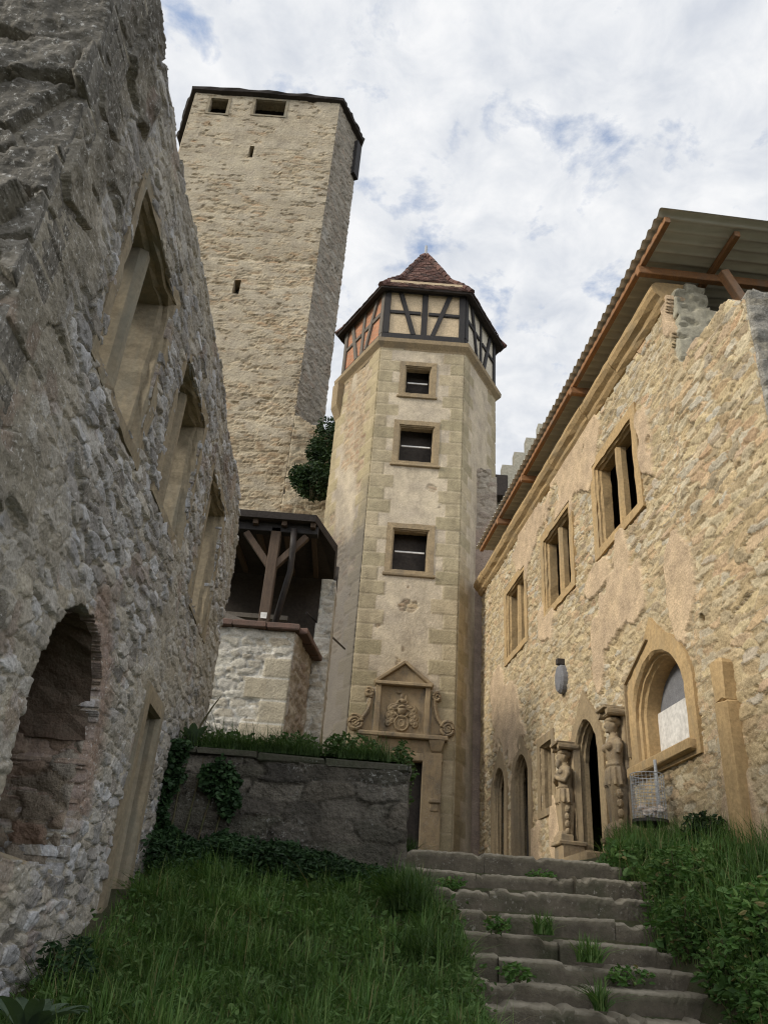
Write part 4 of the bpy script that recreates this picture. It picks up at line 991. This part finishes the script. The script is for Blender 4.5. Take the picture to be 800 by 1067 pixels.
def herm(yc, zb, zt, female, label):
    """half figure of a woman or man growing out of a tapering pillar"""
    H = zt - zb; fr = FRr; s = sR(yc)
    th = thing('herm_statue', tuple(fr.v(s, .22, zb)), label, 'statue', 'carved herm figures beside the arched door')
    X = Vector(fr.d); Y = Vector(fr.n); Z = Vector((0, 0, 1))
    # the figures face out of the wall, turned a little towards the stairs
    def pt(a, o, z): return fr.v(s + a, .2 + o, z)
    b = MB(); b.box(pt(0, -.04, zb + H * .07), (.21, .2, H * .09), fr.ax(), .02); b.box(pt(0, -.03, zb + H * .17), (.24, .24, .03), fr.ax(), .012); b.build('pedestal', M['carve'], th, jit=.006)
    b = MB(); b.loft([[pt(a * w_, o * w_, z) for a, o in ((-1, -.8), (1, -.8), (1, 1), (-1, 1))] for z, w_ in ((zb + H * .185, .085), (zb + H * .5, .14))], True, True)
    for k in range(5): ellips(b, pt(-.15, .03, zb + H * (.2 + .06 * k)), .04, .05, .06, (X, Y, Z), 8, 6)
    b.loft([[pt(a * w_, o * w_ * .6 + .05, z) for a, o in ((-1, -.8), (1, -.8), (1, 1), (-1, 1))] for z, w_ in ((zb + H * .185, .2), (zb + H * .23, .19), (zb + H * .27, .12))], True, True)
    b.build('tapering_shaft', M['carve'], th, jit=.004)
    b = MB(); zz_ = zb + H * .48
    # skirt, belly, waist, chest, neck, head as elliptical sections
    prof_ = [(0, .155, .14), (.10, .175, .155), (.2, .165, .145), (.27, .135, .115), (.34, .13 if female else .15, .11), (.45, .165, .125), (.53, .185 if not female else .17, .125), (.6, .16, .10), (.635, .07, .07), (.68, .062, .065)]
    hs = H * .52
    loops = []
    for z, a, o in prof_: loops.append([pt(a * math.cos(2 * math.pi * k / 18), o * math.sin(2 * math.pi * k / 18), zz_ + hs * z) for k in range(18)])
    b.loft(loops, True, True)
    hc = pt(0, .03, zz_ + hs * .775); ellips(b, hc, .085, .10, .125, (X, Y, Z))
    ellips(b, pt(0, .125, zz_ + hs * .765), .018, .028, .03, (X, Y, Z), 8, 6)      # nose
    ellips(b, pt(0, .10, zz_ + hs * .70), .035, .03, .025, (X, Y, Z), 8, 6)        # chin
    ellips(b, pt(0, .095, zz_ + hs * .80), .07, .035, .018, (X, Y, Z), 8, 6)        # brow
    for q_ in (-1, 1): ellips(b, pt(q_ * .085, .02, zz_ + hs * .77), .015, .03, .035, (X, Y, Z), 8, 6)
    if female:
        for q_ in (-1, 1): ellips(b, pt(q_ * .075, .115, zz_ + hs * .5), .065, .06, .065, (X, Y, Z))
    else:
        ellips(b, pt(0, .115, zz_ + hs * .66), .06, .05, .085, (X, Y, Z))          # beard
        for q_ in (-1, 1): ellips(b, pt(q_ * .07, .1, zz_ + hs * .52), .075, .045, .05, (X, Y, Z))
    for q_ in (-1, 1):
        if female:   # arms cut off at the shoulder scrolls
            b.tube([pt(q_ * .15, .0, zz_ + hs * .57), pt(q_ * .2, .0, zz_ + hs * .5), pt(q_ * .2, .03, zz_ + hs * .4)], [.055, .058, .035], 10)
        else:        # arms folded across the chest
            b.tube([pt(q_ * .16, .0, zz_ + hs * .57), pt(q_ * .215, .02, zz_ + hs * .47), pt(q_ * .2, .07, zz_ + hs * .36), pt(q_ * .1, .15, zz_ + hs * .4), pt(q_ * .0, .165, zz_ + hs * .45)], [.055, .055, .05, .042, .036], 10)
    for k in range(7):   # folds of the skirt hem and belt
        an = math.pi * (k / 6); b.tube([pt(.165 * math.cos(an), .145 * math.sin(an), zz_ + hs * .24), pt(.18 * math.cos(an), .165 * math.sin(an), zz_ + hs * .02)], [.014, .028], 7)
    b.tube([pt(.14 * math.cos(math.pi * k / 12), .122 * math.sin(math.pi * k / 12), zz_ + hs * .28) for k in range(13)], .02, 8)
    fuse(b, 'body', M['carve'], th)
    b = MB()   # hair or wreath and the capital slab carried on the head
    for k in range(9):
        an = math.pi * (k / 8.) ; ellips(b, pt(.1 * math.cos(an), .02 + .09 * math.sin(an) - .02, zz_ + hs * .845), .035, .035, .035, (X, Y, Z), 8, 6)
    ellips(b, pt(0, -.03, zz_ + hs * .83), .1, .1, .09, (X, Y, Z)); fuse(b, 'hair', M['carve'], th, .018, 2)
    b = MB(); b.box(pt(0, -.06, zz_ + hs * .94), (.13, .17, .05), fr.ax(), .02)
    b.box(pt(0, -.02, zz_ + hs * .985), (.19, .22, .025), fr.ax(), .012)
    for q_ in (-1, 1): b.tube([pt(q_ * .16, -.2, zz_ + hs * .93), pt(q_ * .16, .16, zz_ + hs * .93)], .055, 12)
    b.build('capital', M['carve'], th, jit=.004)
    b = MB(); b.box(fr.v(s, .03, zb + H * .5), (.17, .06, H * .5), fr.ax(), .01); b.build('back_slab', M['carve'], th, jit=.006)
    return th
herm(12.52, 1.5, 3.78, True, 'armless stone female herm right of the arched door, beside the big arched window')
herm(14.76, 1.75, 3.76, False, 'bearded stone male herm with folded arms between small window and arched door')

# litter basket
bx, by, bz = 3.74, 11.2, 1.60
bk = thing('litter_basket', (bx, by, bz), 'wire mesh litter basket on a thin pole with rubbish inside, on the grassy bank', 'litter bin')
b = MB(); b.tube([(bx + .08, by, bz - .2), (bx + .08, by, 1.93)], .03, 10); b.build('pole', M['iron'], bk)
b = MB(); b.tube([(bx, by, 1.89), (bx, by, 1.92), (bx, by, 1.96)], [.16, .23, .23], 28); b.build('base_dish', M['iron'], bk)
b = MB(); b.tube([(bx + .1, by - .08, 1.95), (bx + .1, by - .08, 2.72)], .022, 8); b.build('upright', M['galv'], bk)
b = MB(); rr_ = .215
for k in range(26): an = 2 * math.pi * k / 26; b.tube([(bx + rr_ * math.cos(an), by + rr_ * math.sin(an), 1.95), (bx + rr_ * math.cos(an), by + rr_ * math.sin(an), 2.53)], .003, 4)
for k in range(14): b.tube([(bx + rr_ * math.cos(2 * math.pi * j / 28), by + rr_ * math.sin(2 * math.pi * j / 28), 1.95 + .58 * k / 13) for j in range(29)], .003 if k not in (0, 13) else .007, 4)
b.build('wire_mesh', M['galv'], bk)
b = MB(); random.seed(9)
for k in range(9):
    c = Vector((bx + random.uniform(-.14, .14), by + random.uniform(-.14, .14), 2.01 + random.uniform(0, .12)))
    ellips(b, c, random.uniform(.04, .09), random.uniform(.04, .08), random.uniform(.03, .06), (Vector((1, 0, 0)), Vector((0, 1, 0)), Vector((0, 0, 1))), 7, 5)
b.build('rubbish', M['litter'], bk, jit=.012)

# ================================================================== TERRACE WALL
tw = thing('terrace_wall', (-1, 9.5, .6), 'low dark mossy retaining wall with ivy and grass on top, left of the stone steps', 'retaining wall')
FRw = Frame(-2.6, 9.5, (1, 0), (0, -1))
def terr_field(S, Z):
    h, r, g = rubble(S, Z, .48, .2, 301, .045, .05, (.02, .12), .02, .25)
    fl = ss(.45, .62, fbm(S * .9, Z * .9, 305, 4)) * .45
    return h * (1 - fl) + .02 * fl, (r, np.maximum(g, fl * .5), 0 * S, 0 * S)
relief('masonry', FRw, 0, 3.1, .2, 2.0, .02, None, terr_field, .5, M['terr'], tw)
FRx = Frame(.5, 9.5, (0, 1), (1, 0))
relief('return_face', FRx, .02, 11.2, .9, 3.0, .05, lambda S, Z: Z < np.interp(S + 9.5, [9.5, 12, 15, 21], [2.02, 2.38, 2.63, 2.98]), terr_field, .3, M['terr'], tw)
b = MB(); x = -2.6
while x < .5:
    L_ = min(random.uniform(.5, .95), .52 - x)
    zc = random.uniform(-.02, .015); b.box((x + L_ / 2, 9.7 + random.uniform(-.02, .03), 2.03 + zc), (L_ / 2 - .003, .24, .04), None, .014); x += L_
b.build('coping', M['terrc'], tw, jit=.008)

# ================================================================== STEPS
sts = thing('stone_steps', (1.8, 8.4, .2), 'worn flight of dark stone steps climbing to the courtyard', 'steps')
ZS = [1.22, 1.02, .81, .58, .38, .19, .02, -.15, -.31, -.48, -.65]
YS = [9.7 - .33 * k for k in range(11)]
random.seed(21)
for k, (yy, zt) in enumerate(zip(YS, ZS)):
    xl = .5 + .0 * k; xr = 3.35 + .02 * k
    st = None
    cuts = [xl]; 
    while cuts[-1] < xr - .9: cuts.append(cuts[-1] + random.uniform(.75, 1.5))
    cuts[-1] = xr if len(cuts) > 1 else cuts[-1]
    if len(cuts) == 1: cuts.append(xr)
    b = MB(); at_ = []; zb_ = zt - .30
    V = []; 
    for a_, c_ in zip(cuts[:-1], cuts[1:]):
        dz = random.uniform(-.03, .012); dy = random.uniform(-.045, .045); n_ = max(4, int((c_ - a_) / .03)); rot = random.uniform(-.05, .05); tz = random.uniform(-.03, .03)
        loops = []
        for q_ in range(n_ + 1):
            x = a_ + .002 + (c_ - a_ - .004) * q_ / n_; tq = q_ / n_ - .5
            wob = .010 * (fbm(np.array([x * 3.]), np.array([k * 5.]), 7)[0] - .5) * 2; wz = .008 * (fbm(np.array([x * 4.]), np.array([k * 9. + 3]), 11)[0] - .5) * 2
            chip = .032 * float(ss(.64, .69, fbm(np.array([x * 6.]), np.array([k * 3. + 40]), 13, 3)[0])) + .004 * float(ss(.55, .62, fbm(np.array([x * 19.]), np.array([k * 3. + 90]), 15, 2)[0]))
            y_ = yy + dy + wob + rot * tq; z_ = zt + dz + wz - chip + tz * tq
            loops.append([Vector(p) for p in ((x, y_ + .02, zb_), (x, y_ + .004, z_ - .075), (x, y_ - .002, z_ - .028), (x, y_ + .010 + chip, z_ - .006), (x, y_ + .05, z_ + .002), (x, y_ + .25, z_ + .015), (x, y_ + .5, z_ + .02), (x, y_ + .5, zb_))])
            at_ += [(v_ * (.5 + .9 * vn(np.array([x * 6.]), np.array([k * 4. + i_ * .3]), 19)[0]), .0 if i_ in (0, 1, 7) else .5, 0, 0) for i_, v_ in enumerate((0, 0, .1, .85, .9, .4, .2, 0))]
        b.loft(loops, True, True)
    o = mk('step', np.array(b.v) + rng.normal(0, .003, (len(b.v), 3)), b.f, M['steps'], sts, attr=at_)
q = MB(); q.loft([[Vector((x, y, z)) for y, z in zip([YS[0] + .3] + YS + [YS[-1], YS[0] + .3], [ZS[0] - .15] + [z - .2 for z in ZS] + [-2, -2])] for x in (.52, 3.3)], True, True); q.build('rubble_core', M['earth'], sts)

# ================================================================== PLANTS
def blades(n, pos, hgt, wid, lean=.5, seed=1):
    """n curved blades; pos(n)->(n,3) roots"""
    g = np.random.default_rng(seed); p = pos(n, g); n = len(p)
    h = hgt(n, g) if callable(hgt) else g.uniform(hgt[0], hgt[1], n)
    an = g.uniform(0, 2 * math.pi, n); ln = np.abs(g.normal(0, lean, n)); w = g.uniform(*wid, n)
    d = np.stack([np.cos(an), np.sin(an), 0 * an], -1); sd = np.stack([-np.sin(an + .6), np.cos(an + .6), 0 * an], -1)
    V = []; 
    for t_, ww in ((0, 1.), (.4, .85), (.75, .5), (1, 0)):
        c = p + d * (ln * h * t_ ** 1.8)[:, None] + np.array([0, 0, 1.]) * (h * (t_ - .35 * np.minimum(ln, 1.2) * t_ ** 2.2))[:, None]
        if ww > 0: V += [c - sd * (w * ww)[:, None], c + sd * (w * ww)[:, None]]
        else: V += [c]
    V = np.stack(V, 1); b0 = np.arange(n)[:, None] * 7
    Q = np.concatenate([b0 + np.array([[0, 1, 3, 2]]), b0 + np.array([[2, 3, 5, 4]])]); T3 = b0 + np.array([[4, 5, 6]])
    return V.reshape(-1, 3), Q, T3
def leaves(P_, size, seed=1, flat=.4, aspect=.5):
    """folded diamond leaves at points"""
    g = np.random.default_rng(seed); n = len(P_); s_ = g.uniform(size[0], size[1], n)
    d = g.normal(0, 1, (n, 3)); d[:, 2] = d[:, 2] * flat - .15; d /= np.linalg.norm(d, axis=1)[:, None]
    r_ = g.normal(0, 1, (n, 3)); r_[:, 2] *= flat; sd = np.cross(d, r_); sd /= np.linalg.norm(sd, axis=1)[:, None] + 1e-9
    nn = np.cross(d, sd); nn /= np.linalg.norm(nn, axis=1)[:, None] + 1e-9
    a = P_; L_ = s_[:, None]; w = L_ * aspect
    V = np.stack([a, a + d * L_ * .3 + sd * w * .45 + nn * L_ * .08, a + d * L_ * .65 + sd * w * .4 + nn * L_ * .06, a + d * L_ - nn * L_ * .1, a + d * L_ * .65 - sd * w * .4 + nn * L_ * .06, a + d * L_ * .3 - sd * w * .45 + nn * L_ * .08], 1)
    b0 = np.arange(n)[:, None] * 6
    Q = np.concatenate([b0 + np.array([[0, 1, 2, 3]]), b0 + np.array([[0, 3, 4, 5]])])
    return V.reshape(-1, 3), Q
def add_leaves(name, P_, size, m, parent=None, seed=1, **k):
    V, Q = leaves(P_, size, seed, **k); return mk(name, V, Q, m, parent)
def add_blades(name, n, pos, h, w, m, parent=None, lean=.5, seed=1):
    V, Q, T3 = blades(n, pos, h, w, lean, seed); return mk(name, V, Q, m, parent, tris=T3)
def lawn_pos(n, g):
    x = g.uniform(-2.0, .95, n); y = 3.2 + (9.42 - 3.2) * g.uniform(0, 1, n) ** .8
    k = fbm(x * 2.6, y * 2.6, 55, 3) + g.normal(0, .12, n) > .30
    k &= (x < .55 + .45 * ss(9.3, 8.0, y) + .1 * np.sin(y * 7)) 
    x, y = x[k], y[k]; return np.stack([x, y, lawn_z(x, y) - .02], -1)
def lawn_all(n, g):
    p = lawn_pos(n, g); q = lawn_pos(240, g)      # even sward plus clumps
    c = np.repeat(q, 90, 0); c[:, :2] += g.normal(0, .05, (len(c), 2)); c[:, 2] = lawn_z(c[:, 0], c[:, 1]) - .02
    return np.concatenate([p, c])
def lawn_h(n, g):
    h = g.uniform(.06, .2, n) * (1 + .4 * (g.uniform(0, 1, n) > .93)); h[-240 * 60:] *= 1.9; return h
o = add_blades('lawn_grass', 42000, lawn_all, lawn_h, (.0025, .006), M['grass'], lean=1.0, seed=3)
tag(o, 'rough dark green grass sloping up between the ruin and the steps', 'grass', kind='stuff')
gq = np.random.default_rng(17)
wp = lawn_pos(1500, gq); wp = np.repeat(wp, 6, 0); wp[:, :2] += gq.normal(0, .06, (len(wp), 2)); wp[:, 2] = lawn_z(wp[:, 0], wp[:, 1]) + gq.uniform(.03, .16, len(wp))
o = add_leaves('lawn_weeds', wp, (.03, .075), M['lawnleaf'], None, 18, flat=.7); tag(o, 'small broad-leaved weeds scattered through the rough grass', 'weeds', kind='stuff')
def tuft(x, y, z, n, r_, h, m, label, seed, w=(.004, .009), lean=.9, name='grass_tuft', group=None):
    def pos(n_, g):
        a = g.uniform(0, 2 * math.pi, n_); q_ = r_ * np.sqrt(g.uniform(0, 1, n_)); return np.stack([x + q_ * np.cos(a), y + q_ * np.sin(a), z + 0 * a], -1)
    o = add_blades(name, n, pos, h, w, m, lean=lean, seed=seed)
    return tag(o, label, 'grass tuft', group)
random.seed(31)
for k, (x, y, z, n, r_, h, lab) in enumerate((
    (.5, 8.75, .62, 420, .2, (.22, .42), 'large arching grass tuft hanging over the left end of the upper steps'),
    (.5, 8.25, .5, 380, .2, (.25, .45), 'arching grass tuft left of the middle steps'),
    (.62, 7.45, .02, 420, .25, (.25, .45), 'arching grass tuft spilling over the left end of the lower steps'),
    (1.72, 8.3, .40, 130, .09, (.1, .26), 'small grass tuft growing in the middle of the steps'),
    (2.05, 8.02, .20, 150, .12, (.12, .28), 'leafy grass tuft in a joint right of the middle of the steps'),
    (1.95, 7.36, -.14, 90, .05, (.15, .3), 'thin grass tuft on the edge of a lower step'),
    (.56, 10.1, 1.15, 160, .08, (.15, .3), 'grass tuft at the corner of the terrace wall and the top step'))):
    tuft(x, y, z, n, r_, h, M['grass2'] if k < 3 or k == 6 else M['grass'], lab, 40 + k, group='grass tufts along the steps')
def cloud(n, c, r_, seed, thr=.42, sc=2.2, shell=.35):
    """points in an uneven blob"""
    g = np.random.default_rng(seed); p = g.normal(0, 1, (n * 3, 3)); p /= np.linalg.norm(p, axis=1)[:, None]
    q_ = (g.uniform(shell ** 3, 1, n * 3) ** (1 / 3.))[:, None]; p = p * q_
    k = fbm(p[:, 0] * sc + p[:, 2] * 1.3, p[:, 1] * sc + p[:, 2] * sc, seed, 3) + g.normal(0, .05, n * 3) > thr
    p = p[k][:n]; return p * np.array(r_) + np.array(c)
def herb(name, c, r_, n, size, m, label, cat, seed, stems=5, group=None, base=None, thr=.42, sc=2.2, extra=()):
    t_ = thing(name, (c[0], c[1], base if base is not None else c[2] - r_[2]), label, cat, group)
    pts = cloud(n, c, r_, seed, thr, sc)
    for k_, (dc, dr, dn) in enumerate(extra): pts = np.concatenate([pts, cloud(dn, np.array(c) + dc, dr, seed + 300 + k_, thr, sc)])
    add_leaves('foliage', pts, size, m, t_, seed)
    b = MB(); rs = random.Random(seed)
    for k in range(stems):
        p1 = Vector((c[0] + rs.uniform(-.7, .7) * r_[0], c[1] + rs.uniform(-.7, .7) * r_[1], c[2] + rs.uniform(.1, .8) * r_[2])); p0 = Vector((c[0] + rs.uniform(-.2, .2) * r_[0], c[1] + rs.uniform(-.2, .2) * r_[1], c[2] - r_[2]))
        b.tube([p0, p0.lerp(p1, .5) + Vector((0, 0, .05 * r_[2])), p1], [.012, .009, .004], 5)
    b.build('stem', M['stem'], t_); return t_
# steps: small herbs in joints
for k, (x, y, z, r_, lab) in enumerate(((1.98, 9.62, 1.02, .16, 'low weed in the joint under the top step'), (.98, 9.28, .86, .14, 'low weed at the left end of the second step'), (1.3, 8.3, .45, .12, 'low weed on the middle step, left half'), (1.35, 7.62, .08, .15, 'low weed on a lower step near the left'), (2.35, 7.9, .12, .2, 'leafy weed under the bank at the right end of the steps'))):
    herb('step_weed', (x, y, z), (r_, r_ * .8, .07), 130, (.03, .07), M['herb'], lab, 'weed', 60 + k, 3, 'weeds in the joints of the steps')
# nettles along the foot of the terrace wall
g = np.random.default_rng(77)
def nettles(n):
    x = g.uniform(-2.15, .35, n); y = 9.42 - np.abs(g.normal(0, .22, n)); z = lawn_z(x, y) + g.uniform(.02, 1, n) * (.12 + .4 * fbm(x * 2.2, x * 0, 81, 3) * ss(.5, -1.2, x) + .1); return np.stack([x, y, z], -1)
o = add_leaves('nettle_bed', nettles(9000), (.035, .08), M['ivy'], None, 78); tag(o, 'dark nettles crowding along the foot of the terrace wall', 'nettles', kind='stuff')
# ivy on the terrace wall
iv = thing('ivy', (-2.0, 9.4, .9), 'dark ivy climbing the left part of the terrace wall beside the ruin', 'ivy')
def ivy_pts(n):
    x = g.uniform(-2.3, -1.15, n * 5); z = g.uniform(.85, 2.12, n * 5)
    f_ = fbm(x * 2.2, z * 2.2, 91, 4); v = f_ + .45 * ss(-1.85, -2.15, x) + .3 * ss(1.35, 1.0, z) + .28 * np.exp(-((x + 1.5) / .28) ** 2 - ((z - 1.72) / .14) ** 2) + .16 * np.exp(-((x + 1.45) / .2) ** 2 - ((z - 1.5) / .2) ** 2) - .2 * ss(-1.6, -1.2, x)
    k = v > .72; x, z = x[k][:n], z[k][:n]; return np.stack([x, 9.43 - np.abs(g.normal(0, .05, len(x))), z], -1)
add_leaves('foliage', ivy_pts(5200), (.035, .07), M['ivy'], iv, 92, aspect=.85)
b = MB()
for k in range(5):
    x = -2.2 + k * .16; b.tube([(x, 9.44, .9), (x + .05, 9.43, 1.3), (x + .02 + .03 * k, 9.44, 1.7), (x + .1, 9.44, 1.95)], [.012, .01, .008, .004], 5)
b.build('stem', M['stem'], iv)
# grass and herbs on the terrace
def tpos(n, g):
    x = g.uniform(-2.35, .45, n); y = 9.5 + 2.5 * g.uniform(0, 1, n) ** 1.7; k = fbm(x * 2.6, y * 2.6, 95, 3) + g.normal(0, .07, n) > .46
    x, y = x[k], y[k]; return np.stack([x, y, np.maximum(terr_z(x, y), 2.1) - .02], -1)
o = add_blades('terrace_grass', 24000, tpos, lambda n, g: g.uniform(.05, .22, n) * (1 + .9 * (g.uniform(0, 1, n) > .88)), (.003, .006), M['grass2'], lean=.95, seed=97); tag(o, 'lighter green grass fringe along the top of the terrace wall', 'grass', kind='stuff')
for k, (c, r_, n, lab) in enumerate((((-.15, 9.85, 2.28), (.34, .24, .17), 520, 'feathery green weed on the terrace wall top in front of the carved portal'), ((-.85, 9.9, 2.26), (.36, .24, .15), 480, 'leafy green weed on the terrace wall top below the turret'), ((.43, 9.72, 1.98), (.16, .2, .4), 520, 'leafy plant hanging down over the right end of the terrace wall'), ((-1.6, 9.95, 2.26), (.4, .22, .12), 360, 'low weed on the terrace wall top below the pale annex'))):
    herb('terrace_weed', c, r_, n, (.035, .085), M['grass2'], lab, 'weed', 110 + k, 7, 'weeds on the terrace wall')
# broad-leaved plant with a tall stalk beside the ruin
mu = thing('mullein_plant', (-2.0, 9.75, 2.1), 'broad grey-green leaved plant with one tall leaning stalk, on the terrace beside the ruin', 'plant')
for k in range(9):
    an = k * 2.4; b = MB(); n_ = 8; loops = []
    for q_ in range(n_):
        tq = q_ / (n_ - 1); r_ = .2 * tq; w_ = .055 * math.sin(math.pi * min(.97, tq * .85 + .12)); c = Vector((-2.0 + r_ * math.cos(an), 9.75 + r_ * math.sin(an), 2.14 + .22 * tq * (1 - .45 * tq) * (1 + .4 * (k % 3)))); sd = Vector((-math.sin(an), math.cos(an), 0)) * w_
        loops.append([c - sd, c - Vector((0, 0, .012)), c + sd])
    b.loft(loops, closed=False); b.build('leaf', M['pale'], mu)
b = MB(); b.tube([(-2.0, 9.75, 2.12), (-1.93, 9.75, 2.4), (-1.84, 9.75, 2.6), (-1.76, 9.75, 2.74)], [.014, .012, .01, .005], 6); b.build('stalk', M['stem'], mu)
# bank
def bank_pts(n, g, lift):
    y = 4.6 + 8.0 * g.uniform(0, 1, n) ** 1.05; x = 2.2 + g.uniform(0, 1, n) * (rx(y) - 2.25)
    edge = 2.84 + .35 * (fbm(y * 1.4, y * 0, 120, 3) - .5) * 2 + .28 * np.maximum(0, y - 9.55)
    k = x > edge; x, y = x[k], y[k]
    hgt = .05 + .28 * fbm(x * 1.2, y * 1.2, 123, 3) * ss(12.6, 10.5, y) + .12 * ss(3.3, 2.8, x)
    return np.stack([x, y, bank_z(x, y) + hgt * lift(len(x), g)], -1)
P_ = bank_pts(26000, np.random.default_rng(130), lambda n, g: g.uniform(0, 1, n) ** .6)
o = add_leaves('bank_undergrowth', P_, (.035, .085), M['herb'], None, 131); tag(o, 'lush green weeds covering the bank right of the steps', 'undergrowth', kind='stuff')
def bpos(n, g): p = bank_pts(n, g, lambda n_, g_: np.zeros(n_)); return p - np.array([0, 0, .02])
P2 = bank_pts(900, np.random.default_rng(230), lambda n, g: g.uniform(.5, 1.15, n)); P2 = np.repeat(P2, 4, 0) + np.random.default_rng(231).normal(0, .03, (len(P2) * 4, 3))
o = add_leaves('bank_broadleaf', P2, (.08, .15), M['pale2'], None, 232, flat=.6, aspect=.6); tag(o, 'broader lighter leaves standing out of the weeds on the right bank', 'undergrowth', kind='stuff')
o = add_blades('bank_grass', 16000, bpos, (.2, .6), (.003, .0065), M['grass'], lean=.55, seed=132); tag(o, 'long grass blades among the weeds on the right bank', 'grass', kind='stuff')
herb('elder_shrub', (3.95, 9.95, 1.62), (.28, .3, .26), 650, (.05, .1), M['bush'], 'dark leafy shrub at the foot of the stone jamb by the rubble wall', 'shrub', 140, 8)
herb('bank_shrub', (3.45, 7.3, .62), (.4, .5, .34), 1100, (.05, .1), M['herb'], 'bushy green plant on the bank beside the lower steps', 'shrub', 141, 9)
herb('bank_shrub', (3.2, 8.9, 1.08), (.28, .4, .24), 700, (.04, .085), M['herb'], 'bushy green plant at the right end of the upper steps', 'shrub', 142, 9)
herb('bank_shrub', (4.0, 6.6, .8), (.5, .5, .36), 1100, (.05, .1), M['herb'], 'tall weedy clump at the right edge below the stone jamb', 'shrub', 143, 9)
for k, (x, y, z, lab) in enumerate(((3.02, 8.2, .56, 'green weed hanging over the right end of the middle steps'), (3.08, 7.55, .2, 'green weed over the right end of the lower steps'), (3.1, 6.9, .0, 'green weed at the bottom right of the steps'))):
    herb('bank_weed', (x, y, z), (.26, .32, .3), 800, (.035, .085), M['herb'], lab, 'weed', 170 + k, 8, 'weeds along the right end of the steps')
# plants at the lower left
herb('corner_weed', (-1.85, 6.3, -.08), (.18, .22, .17), 420, (.035, .07), M['ivy'], 'dark leafy weed against the foot of the ruin wall', 'weed', 150, 7)
bl = thing('dock_plant', (-1.6, 5.0, -.5), 'pale long-leaved plant at the bottom left corner', 'plant')
for k in range(12):
    an = k * 2.4 + .3; b = MB(); loops = []; L_ = .28 + .12 * ((k * 7) % 5) / 5
    for q_ in range(9):
        tq = q_ / 8; r_ = L_ * tq; w_ = .045 * math.sin(math.pi * min(.98, tq * .88 + .1)); c = Vector((-1.6 + r_ * math.cos(an), 5.0 + r_ * math.sin(an), -.42 + L_ * 1.2 * tq * (1 - .55 * tq))); sd = Vector((-math.sin(an), math.cos(an), 0)) * w_
        loops.append([c - sd, c - Vector((0, 0, .012)), c + sd])
    b.loft(loops, closed=False); b.build('leaf', M['pale'], bl)
# broken wall stub and bush at the foot of the keep
stb = thing('broken_wall', (-2.9, 25.2, 5), 'cracked stub of rubble wall at the foot of the keep, carrying the dark bush', 'wall')
FRs = Frame(-3.75, 26.2, (1, 0), (0, -1))
relief('masonry', FRs, 0, 2.6, 5, 18.9, .06, lambda S, Z: (Z < 18.6 - .6 * S + .6 * (fbm(S * 2, S * 0, 3) - .5)) & (S > .1 * vn(Z * 2, Z * 0, 5)), keep_field(171, .5), .7, M['keep'], stb)
herb('wall_bush', (-2.45, 25.2, 15.0), (.85, .7, .7), 2400, (.08, .2), M['bush'], 'dark evergreen bush growing out of the masonry between the keep and the turret', 'bush', 160, 14, thr=.45, sc=3.4, extra=(((-.55, -.1, .1), (.45, .4, .4), 700), ((.25, .1, .9), (.5, .4, .7), 1100), ((-.2, .0, 1.3), (.35, .3, .6), 420), ((.45, 0, 1.9), (.3, .3, .6), 380)))
herb('wall_creeper', (-2.3, 25.6, 17.2), (.55, .4, .9), 900, (.08, .18), M['bush'], 'thin creeper on the broken wall above the dark bush', 'creeper', 161, 8, thr=.46)
